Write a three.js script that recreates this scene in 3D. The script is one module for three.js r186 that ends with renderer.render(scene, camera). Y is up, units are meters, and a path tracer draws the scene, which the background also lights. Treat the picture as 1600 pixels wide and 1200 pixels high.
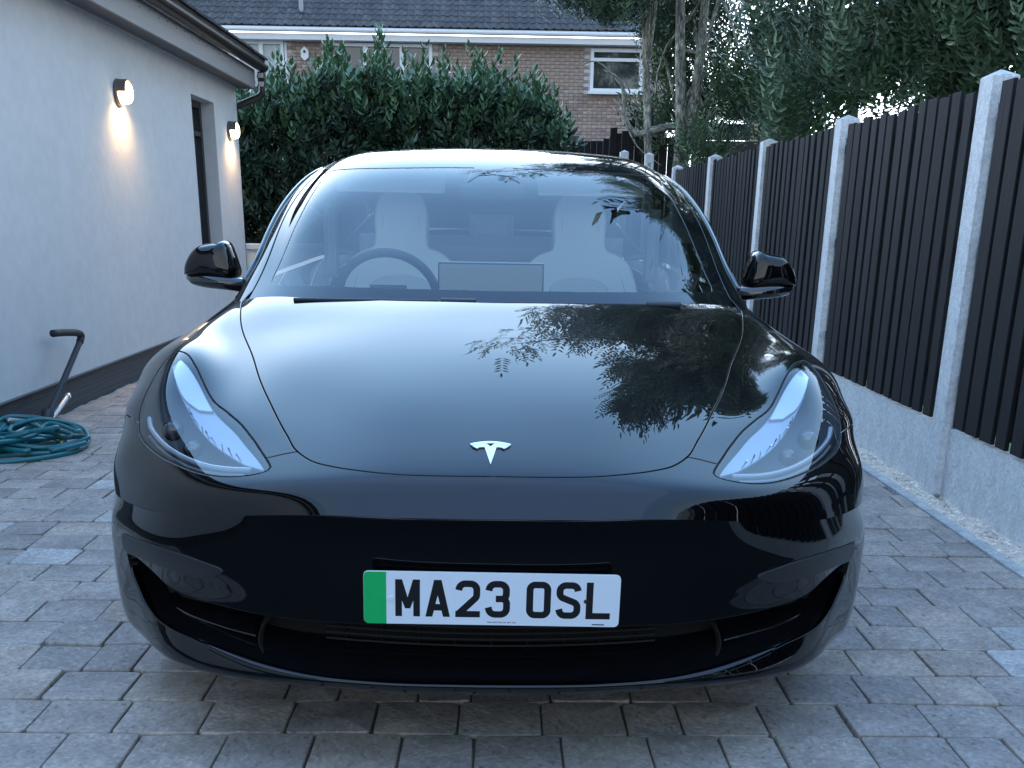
import * as THREE from 'three';
import { mergeGeometries, mergeVertices } from 'three/addons/utils/BufferGeometryUtils.js';
import { RoundedBoxGeometry } from 'three/addons/geometries/RoundedBoxGeometry.js';

// ---------------------------------------------------------------- camera, sky, sun, exposure
const scene = new THREE.Scene();
const D2R = Math.PI / 180;
const camera = new THREE.PerspectiveCamera(2 * Math.atan(860 / 1603) / D2R, 4 / 3, .05, 400);
camera.setViewOffset(1600, 1720, 0, 0, 1600, 1200);        // a phone picture cropped from its upper part
camera.position.set(0, 1.17, 0);
camera.rotation.set(-17.895 * D2R, -1.096 * D2R, .8 * D2R, 'YXZ');
const renderer = new THREE.WebGLRenderer({ antialias: true });
renderer.toneMapping = THREE.LinearToneMapping;
renderer.toneMappingExposure = 2;
renderer.shadowMap.enabled = true;
{
  const W = 512, Hh = 256, data = new Float32Array(W * Hh * 4);
  const mix = (a, b, t) => a + (b - a) * t, ss = (a, b, x) => { const t = Math.min(1, Math.max(0, (x - a) / (b - a))); return t * t * (3 - 2 * t); };
  for (let j = 0; j < Hh; j++) for (let i = 0; i < W; i++) {
    const el = ((j + .5) / Hh - .5) * Math.PI, az = ((i + .5) / W - .5) * 2 * Math.PI;
    const y = Math.sin(el), ahead = .5 - .5 * Math.sin(az) * 1;             // 1 towards -z, where the light of the evening still is
    const t = ss(.1, .72, y), t2 = ss(.55, 1, y), kA = mix(.56, 1.38, Math.pow(ahead, 1.6));
    const h = mix(.85, 1.25, ahead);
    let r = mix(2.35 * h, .84, t), g = mix(2.62 * h, 1.56, t), b = mix(2.95 * h, 2.5, t); { const lo = 1 + .55 * ahead * (1 - ss(.12, .36, y)); r *= lo; g *= lo; b *= lo; }
    r = mix(r, .43, t2); g = mix(g, .90, t2); b = mix(b, 1.90, t2);
    const c = .5 + .5 * Math.sin(az * 3 + 4 * y + 1.3 * Math.sin(az * 2 - y * 6)); // thin high veil
    const k = (1 + .07 * (c - .5)) * mix(kA, .95, t2);
    if (y < 0) { const d = ss(0, -.05, y); r = mix(r, .10, d); g = mix(g, .12, d); b = mix(b, .15, d); }
    const o = (j * W + i) * 4; data[o] = r * k; data[o + 1] = g * k; data[o + 2] = b * k; data[o + 3] = 1;
  }
  const sky = new THREE.DataTexture(data, W, Hh, THREE.RGBAFormat, THREE.FloatType);
  sky.mapping = THREE.EquirectangularReflectionMapping; sky.magFilter = THREE.LinearFilter; sky.needsUpdate = true;
  scene.background = sky; scene.environment = sky;
  scene.backgroundIntensity = .62; scene.environmentIntensity = .62;
}
const sun = new THREE.DirectionalLight(0xfff2e2, .12);       // the last of the daylight, wide and soft
sun.position.set(-2, 18, 3); sun.castShadow = true; sun.shadow.radius = 130;
sun.shadow.camera.left = sun.shadow.camera.bottom = -20; sun.shadow.camera.right = sun.shadow.camera.top = 20; sun.shadow.camera.far = 60;
scene.add(sun, sun.target);

// ---------------------------------------------------------------- helpers
const V3 = THREE.Vector3;
function rngOf(seed) { let a = seed >>> 0; return () => { a = (a + 0x6d2b79f5) | 0; let t = Math.imul(a ^ (a >>> 15), 1 | a); t = (t + Math.imul(t ^ (t >>> 7), 61 | t)) ^ t; return ((t ^ (t >>> 14)) >>> 0) / 4294967296; }; }
const rng = rngOf(7), R = (a, b) => a + (b - a) * rng();
const names = new Map();
function numbered(n) { const k = names.get(n) || 0; names.set(n, k + 1); return k ? n + '_' + String(k).padStart(3, '0') : n; }
function thing(name, label, category, pos = [0, 0, 0], group) {
  const o = new THREE.Group(); o.name = numbered(name); o.position.set(...pos); o.userData = { label, category };
  if (group) o.userData.group = group; scene.add(o); return o;
}
function part(name, geo, material, parent, pos, rot) {
  const m = new THREE.Mesh(geo, material); m.name = name; m.castShadow = m.receiveShadow = true;
  if (pos) m.position.set(...pos); if (rot) m.rotation.set(...rot); (parent || scene).add(m); return m;
}
function structure(name, geo, material, parent) { const m = part(numbered(name), geo, material, parent); if (!parent) m.userData.kind = 'structure'; return m; }
const std = (color, roughness = .8, more = {}) => new THREE.MeshStandardMaterial({ color: Array.isArray(color) ? new THREE.Color().setRGB(...color) : color, roughness, ...more });
const phys = (color, roughness, more = {}) => new THREE.MeshPhysicalMaterial({ color: Array.isArray(color) ? new THREE.Color().setRGB(...color) : color, roughness, ...more });

// tiling value noise
function noiseTile(seed) {
  const r = rngOf(seed), N = 64, g = new Float32Array(N * N); for (let i = 0; i < N * N; i++) g[i] = r();
  const s = (t) => t * t * (3 - 2 * t);
  return (x, y, p) => {                                    // x, y in 0..1, p cells per tile (p <= 64)
    const X = ((x % 1) + 1) % 1 * p, Y = ((y % 1) + 1) % 1 * p, i = Math.floor(X), j = Math.floor(Y), a = s(X - i), b = s(Y - j), i2 = (i + 1) % p, j2 = (j + 1) % p;
    return (g[(j % p) * N + i % p] * (1 - a) + g[(j % p) * N + i2] * a) * (1 - b) + (g[j2 * N + i % p] * (1 - a) + g[j2 * N + i2] * a) * b;
  };
}
const nz = noiseTile(11), nz2 = noiseTile(23), nz3 = noiseTile(47);
function tex(w, h, f, srgb, rep) {                         // f(x, y) -> [r, g, b] or grey, 0..1
  const d = new Uint8Array(w * h * 4);
  for (let j = 0; j < h; j++) for (let i = 0; i < w; i++) {
    const c = f((i + .5) / w, (j + .5) / h), o = (j * w + i) * 4, q = (v) => Math.max(0, Math.min(255, Math.round(v * 255)));
    if (typeof c === 'number') d[o] = d[o + 1] = d[o + 2] = q(c); else { d[o] = q(c[0]); d[o + 1] = q(c[1]); d[o + 2] = q(c[2]); }
    d[o + 3] = 255;
  }
  const t = new THREE.DataTexture(d, w, h, THREE.RGBAFormat); t.wrapS = t.wrapT = THREE.RepeatWrapping; t.magFilter = THREE.LinearFilter; t.minFilter = THREE.LinearMipmapLinearFilter; t.generateMipmaps = true;
  if (srgb) t.colorSpace = THREE.SRGBColorSpace; if (rep) t.repeat.set(...rep); t.needsUpdate = true; return t;
}
// box with chamfered edges, uv in metres; 44 triangles
function cbox(w, h, d, c = .004) {
  const s = new THREE.Shape(), a = w / 2 - c, b = h / 2 - c; s.moveTo(-a, -b); s.lineTo(a, -b); s.lineTo(a, b); s.lineTo(-a, b); s.closePath();
  const g = new THREE.ExtrudeGeometry(s, { depth: d - 2 * c, bevelEnabled: true, bevelSize: c, bevelThickness: c, bevelSegments: 1, curveSegments: 1 });
  g.translate(0, 0, -d / 2 + c); return g;
}
const boxAt = (x, y, z, w, h, d, c) => { const g = c ? cbox(w, h, d, c) : new THREE.BoxGeometry(w, h, d); g.translate(x, y, z); return g; };
const merged = (list) => mergeGeometries(list.map((g) => { const q = g.index ? g.toNonIndexed() : g; for (const k of Object.keys(q.attributes)) if (!['position', 'normal', 'uv'].includes(k)) q.deleteAttribute(k); return q; }));
// tube along points with its own radius at each
function limb(pts, rad, sides = 8, cap = true) {
  const P = pts.map((p) => new V3(...p)), n = P.length, pos = [], uv = [], idx = []; let L = 0;
  let side = new V3(1, 0, 0);
  for (let i = 0; i < n; i++) {
    const t = P[Math.min(i + 1, n - 1)].clone().sub(P[Math.max(i - 1, 0)]).normalize();
    side.addScaledVector(t, -side.dot(t)); if (side.lengthSq() < 1e-6) side.set(0, 0, 1).addScaledVector(t, -t.z); side.normalize();
    const up = t.clone().cross(side); if (i) L += P[i].distanceTo(P[i - 1]);
    const r = Array.isArray(rad) ? rad[i] : rad;
    for (let k = 0; k <= sides; k++) { const a = k / sides * Math.PI * 2; const q = P[i].clone().addScaledVector(side, Math.cos(a) * r).addScaledVector(up, Math.sin(a) * r); pos.push(q.x, q.y, q.z); uv.push(k / sides * r * 6, L); }
  }
  for (let i = 0; i < n - 1; i++) for (let k = 0; k < sides; k++) { const a = i * (sides + 1) + k, b = a + sides + 1; idx.push(a, a + 1, b, a + 1, b + 1, b); }
  if (cap) for (const e of [0, n - 1]) { const c = pos.length / 3; pos.push(P[e].x, P[e].y, P[e].z); uv.push(0, 0); const b = e * (sides + 1); for (let k = 0; k < sides; k++) e ? idx.push(c, b + k, b + k + 1) : idx.push(c, b + k + 1, b + k); }
  const g = new THREE.BufferGeometry(); g.setAttribute('position', new THREE.Float32BufferAttribute(pos, 3)); g.setAttribute('uv', new THREE.Float32BufferAttribute(uv, 2)); g.setIndex(idx); g.computeVertexNormals(); return g;
}
function curvePts(ctrl, n = 24) { return new THREE.CatmullRomCurve3(ctrl.map((p) => new V3(...p))).getPoints(n).map((p) => [p.x, p.y, p.z]); }
function rawGeo(pos, idx, uv) { const g = new THREE.BufferGeometry(); g.setAttribute('position', new THREE.Float32BufferAttribute(pos, 3)); if (uv) g.setAttribute('uv', new THREE.Float32BufferAttribute(uv, 2)); g.setIndex(idx); g.computeVertexNormals(); return g; }
// ---------------------------------------------------------------- car skin: smooth lofts through measured stations (metres; x across, y up, s back from the nose)
// natural cubic spline cardinal weights for knots t
function cardinal(t) {
  const n = t.length, h = [];
  for (let i = 0; i < n - 1; i++) h.push(t[i + 1] - t[i]);
  const M = [];                                     // M[k] = second derivatives for the k-th unit vector
  for (let k = 0; k < n; k++) {
    const a = new Float64Array(n), b = new Float64Array(n).fill(1), c = new Float64Array(n), d = new Float64Array(n);
    for (let i = 1; i < n - 1; i++) {
      const e = (j) => (j === k ? 1 : 0);
      a[i] = h[i - 1]; b[i] = 2 * (h[i - 1] + h[i]); c[i] = h[i];
      d[i] = 6 * ((e(i + 1) - e(i)) / h[i] - (e(i) - e(i - 1)) / h[i - 1]);
    }
    for (let i = 1; i < n; i++) { const w = a[i] / b[i - 1]; b[i] -= w * c[i - 1]; d[i] -= w * d[i - 1]; }
    const m = new Float64Array(n); m[n - 1] = d[n - 1] / b[n - 1];
    for (let i = n - 2; i >= 0; i--) m[i] = (d[i] - c[i] * m[i + 1]) / b[i];
    M.push(m);
  }
  return (x) => {
    let i = 0; while (i < n - 2 && x > t[i + 1]) i++;
    const A = (t[i + 1] - x) / h[i], Bq = 1 - A, w = new Float64Array(n), q = h[i] * h[i] / 6;
    w[i] += A; w[i + 1] += Bq;
    for (let k = 0; k < n; k++) w[k] += ((A * A * A - A) * M[k][i] + (Bq * Bq * Bq - Bq) * M[k][i + 1]) * q;
    return w;
  };
}
// rows: list of stations, each a list of [x, y, s] from the centre line outwards; mirrored to both sides
function loft(rows) {
  const full = rows.map((r) => [...r.slice(1).reverse().map(([x, y, s]) => [-x, y, s]), ...r]);
  const nr = full.length, nc = full[0].length, D = (a, b) => Math.hypot(a[0] - b[0], a[1] - b[1], a[2] - b[2]);
  const tu = [0], tv = [0];
  for (let j = 1; j < nc; j++) { let d = 0; for (let i = 0; i < nr; i++) d += D(full[i][j], full[i][j - 1]); tu.push(tu[j - 1] + Math.max(d / nr, .01)); }
  for (let i = 1; i < nr; i++) { let d = 0; for (let j = 0; j < nc; j++) d += D(full[i][j], full[i - 1][j]); tv.push(tv[i - 1] + Math.max(d / nc, .01)); }
  const U = tu[nc - 1], V = tv[nr - 1], ku = tu.map((t) => 2 * t / U - 1), kv = tv.map((t) => t / V);
  const wu = cardinal(ku), wv = cardinal(kv), cu = new Map(), cv = new Map();
  const get = (c, f, x) => { let w = c.get(x); if (!w) { w = f(x); if (c.size > 4000) c.clear(); c.set(x, w); } return w; };
  const P = (u, v) => {
    const a = get(cu, wu, u), b = get(cv, wv, v); let x = 0, y = 0, s = 0;
    for (let i = 0; i < nr; i++) { const bi = b[i]; if (bi > -1e-12 && bi < 1e-12) continue; const row = full[i];
      for (let j = 0; j < nc; j++) { const w = bi * a[j], p = row[j]; x += w * p[0]; y += w * p[1]; s += w * p[2]; } }
    return [x, y, -s];                               // local z points to the front
  };
  const N = (u, v) => {
    const e = 1e-3, a = P(u + e, v), b = P(u - e, v), c = P(u, v + e), d = P(u, v - e);
    const ux = a[0] - b[0], uy = a[1] - b[1], uz = a[2] - b[2], vx = c[0] - d[0], vy = c[1] - d[1], vz = c[2] - d[2];
    let nx = uy * vz - uz * vy, ny = uz * vx - ux * vz, nz = ux * vy - uy * vx; const l = Math.hypot(nx, ny, nz) || 1;
    return [nx / l, ny / l, nz / l];
  };
  return { P, N, ku, kv, U, V };
}
// upper skin: crease of the nose, bonnet, wings
const UPPER = loft([
  [[0, .600, 0], [.2, .599, .006], [.379, .594, .035], [.55, .575, .09], [.70, .555, .175], [.82, .54, .30], [.90, .53, .43], [.928, .52, .512]],
  [[0, .640, .040], [.2, .639, .046], [.379, .634, .068], [.542, .617, .109], [.692, .605, .197], [.813, .60, .321], [.903, .592, .448], [.933, .575, .555]],
  [[0, .674, .100], [.2, .672, .105], [.375, .665, .125], [.522, .655, .168], [.678, .658, .266], [.798, .672, .384], [.894, .662, .51], [.934, .63, .615]],
  [[0, .718, .22], [.22, .714, .222], [.42, .698, .235], [.56, .690, .275], [.69, .705, .36], [.795, .728, .455], [.902, .706, .57], [.936, .665, .66]],
  [[0, .778, .40], [.25, .773, .40], [.50, .748, .41], [.62, .742, .43], [.71, .768, .50], [.80, .785, .55], [.908, .742, .66], [.936, .69, .73]],
  [[0, .850, .65], [.28, .844, .65], [.56, .815, .65], [.66, .806, .66], [.735, .832, .67], [.815, .838, .70], [.917, .775, .76], [.936, .70, .81]],
  [[0, .906, .88], [.29, .900, .88], [.61, .866, .88], [.71, .852, .88], [.765, .860, .88], [.83, .856, .88], [.918, .785, .90], [.935, .69, .93]],
  [[0, .950, 1.08], [.29, .945, 1.09], [.66, .919, 1.10], [.742, .905, 1.11], [.782, .898, 1.11], [.838, .874, 1.11], [.914, .775, 1.12], [.930, .64, 1.12]],
  [[0, .990, 1.38], [.29, .987, 1.38], [.70, .965, 1.38], [.768, .945, 1.38], [.795, .93, 1.38], [.832, .895, 1.38], [.914, .775, 1.38], [.928, .58, 1.38]],
]);
// lower skin: from the crease down the fascia to the lip
const LOWER = loft([
  [[0, .200, .030], [.2, .200, .035], [.38, .202, .060], [.55, .196, .112], [.69, .194, .203], [.79, .190, .335], [.85, .175, .42], [.875, .172, .46]],
  [[0, .228, .000], [.2, .229, .005], [.38, .232, .020], [.57, .224, .074], [.72, .217, .166], [.825, .21, .31], [.885, .207, .40], [.912, .205, .455]],
  [[0, .262, .012], [.2, .263, .017], [.38, .267, .036], [.575, .270, .092], [.73, .275, .184], [.845, .268, .325], [.905, .262, .41], [.926, .26, .462]],
  [[0, .345, .022], [.2, .346, .028], [.38, .352, .056], [.58, .362, .125], [.735, .372, .215], [.857, .365, .345], [.917, .36, .43], [.935, .36, .470]],
  [[0, .460, .020], [.2, .460, .026], [.38, .456, .054], [.580, .450, .108], [.731, .452, .190], [.851, .455, .324], [.917, .45, .430], [.935, .44, .480]],
  [[0, .560, .014], [.2, .560, .020], [.379, .556, .047], [.560, .540, .096], [.711, .525, .178], [.829, .512, .302], [.905, .505, .428], [.931, .49, .498]],
  [[0, .600, 0], [.2, .599, .006], [.379, .594, .035], [.55, .575, .09], [.70, .555, .175], [.82, .54, .30], [.90, .53, .43], [.928, .52, .512]],
]);
// cabin skin: windscreen, roof, side glass down to the waist
const CABIN = loft([
  [[0, .905, 1.03], [.25, .906, 1.04], [.50, .908, 1.075], [.655, .914, 1.125], [.715, .914, 1.155], [.760, .910, 1.18], [.79, .895, 1.20], [.815, .875, 1.22]],
  [[0, 1.010, 1.225], [.25, 1.009, 1.232], [.48, 1.007, 1.265], [.645, 1.003, 1.325], [.700, 1.000, 1.36], [.748, .997, 1.39], [.798, .955, 1.42], [.830, .915, 1.42]],
  [[0, 1.195, 1.585], [.24, 1.193, 1.59], [.46, 1.188, 1.615], [.635, 1.176, 1.65], [.688, 1.163, 1.695], [.745, 1.144, 1.73], [.812, 1.01, 1.75], [.842, .935, 1.76]],
  [[0, 1.375, 2.03], [.22, 1.374, 2.03], [.43, 1.366, 2.05], [.600, 1.342, 2.11], [.648, 1.322, 2.14], [.704, 1.300, 2.16], [.795, 1.09, 2.17], [.845, .945, 2.17]],
  [[0, 1.428, 2.32], [.21, 1.426, 2.32], [.40, 1.416, 2.32], [.566, 1.394, 2.34], [.616, 1.374, 2.35], [.671, 1.347, 2.36], [.785, 1.12, 2.36], [.845, .95, 2.36]],
  [[0, 1.441, 2.65], [.21, 1.439, 2.65], [.40, 1.428, 2.65], [.548, 1.405, 2.65], [.600, 1.382, 2.65], [.655, 1.354, 2.65], [.775, 1.13, 2.65], [.845, .955, 2.65]],
  [[0, 1.395, 3.20], [.21, 1.393, 3.20], [.40, 1.381, 3.20], [.525, 1.356, 3.20], [.575, 1.33, 3.20], [.635, 1.28, 3.20], [.765, 1.10, 3.20], [.845, .965, 3.20]],
  [[0, 1.27, 3.75], [.20, 1.268, 3.75], [.38, 1.257, 3.75], [.50, 1.232, 3.75], [.55, 1.205, 3.75], [.61, 1.165, 3.75], [.74, 1.05, 3.75], [.83, .97, 3.75]],
  [[0, 1.10, 4.25], [.20, 1.098, 4.25], [.40, 1.09, 4.25], [.55, 1.072, 4.25], [.60, 1.06, 4.25], [.65, 1.045, 4.24], [.73, 1.0, 4.22], [.80, .95, 4.20]],
]);
// flanks: waist to sill, behind the front wings
const FLANK_ROWS = [
  [[.795, .93, 1.37], [.832, .895, 1.37], [.914, .775, 1.37], [.926, .60, 1.37], [.915, .42, 1.37], [.895, .27, 1.37], [.85, .20, 1.37]],
  [[.842, .935, 1.8], [.862, .905, 1.8], [.920, .78, 1.8], [.930, .60, 1.8], [.915, .42, 1.8], [.895, .27, 1.8], [.85, .20, 1.8]],
  [[.846, .947, 2.4], [.866, .915, 2.4], [.924, .78, 2.4], [.930, .60, 2.4], [.915, .42, 2.4], [.895, .27, 2.4], [.85, .20, 2.4]],
  [[.846, .960, 3.1], [.868, .928, 3.1], [.924, .79, 3.1], [.930, .62, 3.1], [.918, .44, 3.1], [.897, .28, 3.1], [.85, .20, 3.1]],
  [[.835, .968, 3.7], [.868, .94, 3.7], [.926, .82, 3.7], [.932, .68, 3.72], [.92, .50, 3.72], [.90, .35, 3.72], [.86, .25, 3.72]],
  [[.79, .955, 4.25], [.83, .93, 4.25], [.885, .82, 4.25], [.892, .68, 4.25], [.88, .50, 4.25], [.86, .36, 4.25], [.82, .27, 4.25]],
  [[.68, .93, 4.58], [.71, .91, 4.60], [.74, .81, 4.62], [.75, .68, 4.63], [.74, .50, 4.62], [.72, .36, 4.58], [.68, .28, 4.52]],
];
const FLANK_GRID = (() => { const k = (n) => Array.from({ length: n }, (_, i) => i / (n - 1)); return { rows: FLANK_ROWS, cu: cardinal([0, .06, .25, .47, .70, .88, 1]), cv: cardinal(k(7)) }; })();
function flankP(u, v) {                                      // u from waist to sill, v from front to rear
  const S = FLANK_GRID, a = S.cu(u), b = S.cv(v), o = [0, 0, 0];
  for (let i = 0; i < S.rows.length; i++) for (let j = 0; j < S.rows[0].length; j++) { const w = b[i] * a[j], p = S.rows[i][j]; o[0] += w * p[0]; o[1] += w * p[1]; o[2] -= w * p[2]; }
  return o;
}
// ---------------------------------------------------------------- materials of the place
const stuccoBump = tex(512, 512, (x, y) => .5 * nz(x, y, 61) + .3 * nz2(x, y, 48) + .2 * nz3(x, y, 9), false, [.55, .55]);
const stuccoCol = tex(512, 512, (x, y) => { const v = .93 + .015 * nz(x, y, 5) + .015 * nz2(x, y, 17) + .03 * nz3(x, y, 60); return [v, v, v * .99]; }, true, [.31, .31]);
const M = {
  stucco: std([.63, .635, .645], .9, { map: stuccoCol, bumpMap: stuccoBump, bumpScale: .0011 }),
  plinth: std([.060, .062, .066], .75, { bumpMap: stuccoBump, bumpScale: .006 }),
  darkFrame: std([.022, .024, .028], .4), gutter: std([.014, .015, .017], .45),
  fascia: std([.30, .30, .30], .5, { roughnessMap: null }), soffit: std([.11, .115, .125], .7),
  whiteTrim: std([.74, .75, .76], .45), lampBody: std([.12, .10, .09], .4, { metalness: .3 }),
  soil: std([.05, .045, .036], .95, { bumpMap: stuccoBump, bumpScale: .02 }),
};
// ---------------------------------------------------------------- ground sheet
{ const g = new THREE.PlaneGeometry(300, 300, 1, 1); g.rotateX(-Math.PI / 2); g.translate(0, -.06, -40); structure('ground', g, M.soil); }

// ---------------------------------------------------------------- driveway of tumbled stone setts in courses
const settSpeck = tex(512, 512, (x, y) => {
  const a = nz(x, y, 63), b = nz2(x, y, 40), c = nz3(x, y, 13), d = nz(x + .37, y + .11, 5);
  let v = .85 + .07 * (b - .5) + .08 * (c - .5) + .12 * (d - .5) + .12 * (a - .5);
  if (a > .88) v += .09; if (a < .09) v -= .12; if (nz2(x + .5, y + .2, 57) > .95) v += .13;
  return [v, v, v];
}, true, [2.1, 2.1]);
const settBump = tex(512, 512, (x, y) => .45 * nz(x, y, 62) + .3 * nz2(x, y, 37) + .25 * nz3(x, y, 15), false, [2.1, 2.1]);
const settTone = [[.225, .215, .212], [.212, .205, .207], [.24, .228, .222], [.20, .194, .198], [.22, .212, .216], [.24, .222, .21], [.19, .186, .190], [.248, .239, .237]]
  .map((c) => std([c[0] * 2.42, c[1] * 2.18, c[2] * 1.90], .82, { map: settSpeck, bumpMap: settBump, bumpScale: .0018 }));
const settPale = std([.66, .62, .57], .8, { map: settSpeck, bumpMap: settBump, bumpScale: .003 });
// one sett: worn top, rounded arrises, uneven sides
function settGeo(w, d, seed) {
  const r = rngOf(seed), q = (a, b) => a + (b - a) * r(), N = 16, rings = [];
  const rim = [], sq = [[-.92, -1], [-.45, -1], [0, -1], [.45, -1], [.92, -1], [1, -.9], [1, -.4], [1, .4], [1, .9], [.92, 1], [.45, 1], [0, 1], [-.45, 1], [-.92, 1], [-1, .9], [-1, -.9]].reverse(); for (let k = 0; k < N; k++) {
    const [c, s] = sq[k], cr = Math.abs(c) > .85 && Math.abs(s) > .85;
    rim.push([c * (1 + (cr ? q(-.03, .004) : q(-.016, .010))), s * (1 + (cr ? q(-.035, .004) : q(-.018, .012)))]);
  }
  const tiltx = q(-.004, .004), tiltz = q(-.004, .004);
  const lv = [[1, -.05, 0], [1, -.005, 0], [.985, -.0012, .3], [.965, .0003, .6], [.5, .0008, 1]];
  for (const [k, y, e] of lv) rings.push(rim.map(([x, z]) => { const inx = (w / 2 - (1 - k) * .09), inz = (d / 2 - (1 - k) * .09); return [x * inx * (k < .6 ? .62 : 1), y + e * (tiltx * x + tiltz * z) + (e ? q(-.0009, .0009) : 0), z * inz * (k < .6 ? .62 : 1)]; }));
  const pos = [], uv = [], idx = [], ox = r() * 3, oz = r() * 3;
  for (const ring of rings) for (const p of ring) { pos.push(...p); uv.push(p[0] + ox, p[2] + oz); }
  pos.push(0, .0013, 0); uv.push(ox, oz); const c = pos.length / 3 - 1;
  for (let i = 0; i < rings.length - 1; i++) for (let k = 0; k < N; k++) { if (i === 0 && 0) continue; const a = i * N + k, b = i * N + (k + 1) % N; idx.push(a, a + N, b, b, a + N, b + N); }
  const l = (rings.length - 1) * N; for (let k = 0; k < N; k++) idx.push(l + k, c, l + (k + 1) % N);
  return rawGeo(pos, idx, uv);
}
{
  const dw = new THREE.Group(); dw.name = 'driveway'; dw.userData.kind = 'structure'; scene.add(dw);
  const bed = new THREE.PlaneGeometry(4.75, 11); bed.rotateX(-Math.PI / 2); bed.translate(-.37, -.012, -6.85);
  { const st = new THREE.PlaneGeometry(40, 9); st.rotateX(-Math.PI / 2); st.translate(0, .010, 2.75); structure('street', st, std([.05, .05, .052], .9, { bumpMap: stuccoBump, bumpScale: .006 })); }
  part('jointing_sand', bed, std([.19, .17, .14], .95, { bumpMap: stuccoBump, bumpScale: .012 }), dw);
  const size = [.203, .168, .133], depth = .1725, pitch = .1752, join = .0022;
  const geo = size.map((w, i) => Array.from({ length: 6 }, (_, k) => settGeo(w, depth, 100 + i * 17 + k)));
  const all = []; const r = rngOf(5);
  for (let row = -4; row < 55; row++) {
    const z = -2.194 - (row - .5) * pitch; let x = -2.64 + r() * -.05, last = -1;
    while (x < 1.84) {
      const p = r(); let k = p < .60 ? 0 : p < .84 ? 1 : 2; if (k === last && k === 2) k = 0; last = k;
      const w = size[k], wd = Math.min(w, 1.845 - x); if (wd > .04) all.push({ x: x + wd / 2, z, k, v: Math.floor(r() * 6), sx: wd / w, flip: r() < .5, tone: Math.floor(r() * settTone.length), y: (r() - .5) * .006, row });
      x += w + join * (.7 + .7 * r());
    }
  }
  const under = (s) => Math.abs(s.x) < .84 && s.z < -2.25 && s.z > -6.6;
  const paleAt = [[-1.62, -3.5], [-1.48, -4.0], [-2.05, -3.92], [-1.75, -4.55], [-1.45, -4.75], [-1.62, -5.05], [-1.46, -5.5], [1.62, -2.72], [-2.1, -3.3], [-1.72, -5.75], [-1.55, -6.2]];
  for (const s of all) for (const [px, pz] of paleAt) if (Math.abs(s.x - px) < .1 && Math.abs(s.z - pz) < .09) s.pale = true;
  const vis = all.filter((s) => !under(s) && s.z < -1.55 && Math.abs(s.x) < (-s.z) * .53 + .25).sort((a, b) => b.z - a.z);
  const single = new Set(vis.slice(0, 300));
  const rest = settTone.map(() => []), restPale = [];
  const q = new THREE.Quaternion(), mt = new THREE.Matrix4();
  for (const s of all) {
    const mat = s.pale ? settPale : settTone[s.tone], turn = (s.flip ? Math.PI : 0);
    if (single.has(s)) { const m = part(numbered('sett'), geo[s.k][s.v], mat, dw, [s.x, s.y, s.z]); m.rotation.y = turn; m.scale.x = s.sx; }
    else { mt.compose(new V3(s.x, s.y, s.z), q.setFromAxisAngle(new V3(0, 1, 0), turn), new V3(s.sx, 1, 1)); (s.pale ? restPale : rest[s.tone]).push(geo[s.k][s.v].clone().applyMatrix4(mt)); }
  }
  // the far setts: one part, toned by vertex colour
  const far = []; rest.forEach((list, i) => { for (const g of list) { const c = settTone[i].color, n = g.attributes.position.count, a = new Float32Array(n * 3); for (let k = 0; k < n; k++) { a[k * 3] = c.r; a[k * 3 + 1] = c.g; a[k * 3 + 2] = c.b; } g.setAttribute('color', new THREE.BufferAttribute(a, 3)); far.push(g); } });
  for (const g of restPale) { const c = settPale.color, n = g.attributes.position.count, a = new Float32Array(n * 3); for (let k = 0; k < n; k++) { a[k * 3] = c.r; a[k * 3 + 1] = c.g; a[k * 3 + 2] = c.b; } g.setAttribute('color', new THREE.BufferAttribute(a, 3)); far.push(g); }
  const fm = part('far_setts', mergeGeometries(far), std(0xffffff, .82, { vertexColors: true, map: settSpeck, bumpMap: settBump, bumpScale: .002 }), dw); fm.userData.kind = 'stuff';
}
// ---------------------------------------------------------------- edging and mortar strip along the fence
{
  const edge = new THREE.Group(); edge.name = 'edging_kerb'; edge.userData.kind = 'structure'; scene.add(edge);
  const m = std([.62, .62, .61], .85, { map: settSpeck, bumpMap: settBump, bumpScale: .002 });
  for (let i = 0; i < 16; i++) part(numbered('kerb_stone'), boxAt(1.872, -.039, -1 - i * .92, .05, .09, .914, .006), m, edge);
  const strip = new THREE.PlaneGeometry(.16, 16, 24, 700); strip.rotateX(-Math.PI / 2); const p = strip.attributes.position;
  for (let i = 0; i < p.count; i++) { const x = p.getX(i), z = p.getZ(i); p.setY(i, .0 + .012 * (nz(x * 2.1 + 3, z * .33 + 9, 23) - .5) + .012 * (nz2(x * 3.3, z * .7 + 4, 31) - .5) + .005 * (nz3(x * 9, z * 1.3, 50) - .5)); }
  strip.translate(1.976, 0, -8.2); strip.computeVertexNormals();
  const sc = tex(512, 512, (x, y) => { const a = nz(x, y, 30), b = nz2(x, y, 55), c = nz3(x, y, 8); let v = .84 + .14 * (a - .5) + .14 * (b - .5) + .10 * (c - .5); if (b < .10) v -= .25; if (a > .83) v += .12; return [v, v * .965, v * .91]; }, true, [2.2, 2.2]);
  { const u = strip.attributes.uv, q = strip.attributes.position; for (let i = 0; i < u.count; i++) u.setXY(i, q.getX(i), q.getZ(i)); }
  structure('mortar_strip', strip, std([.90, .83, .78], .95, { map: sc, bumpMap: sc, bumpScale: .004 }));
}
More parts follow.
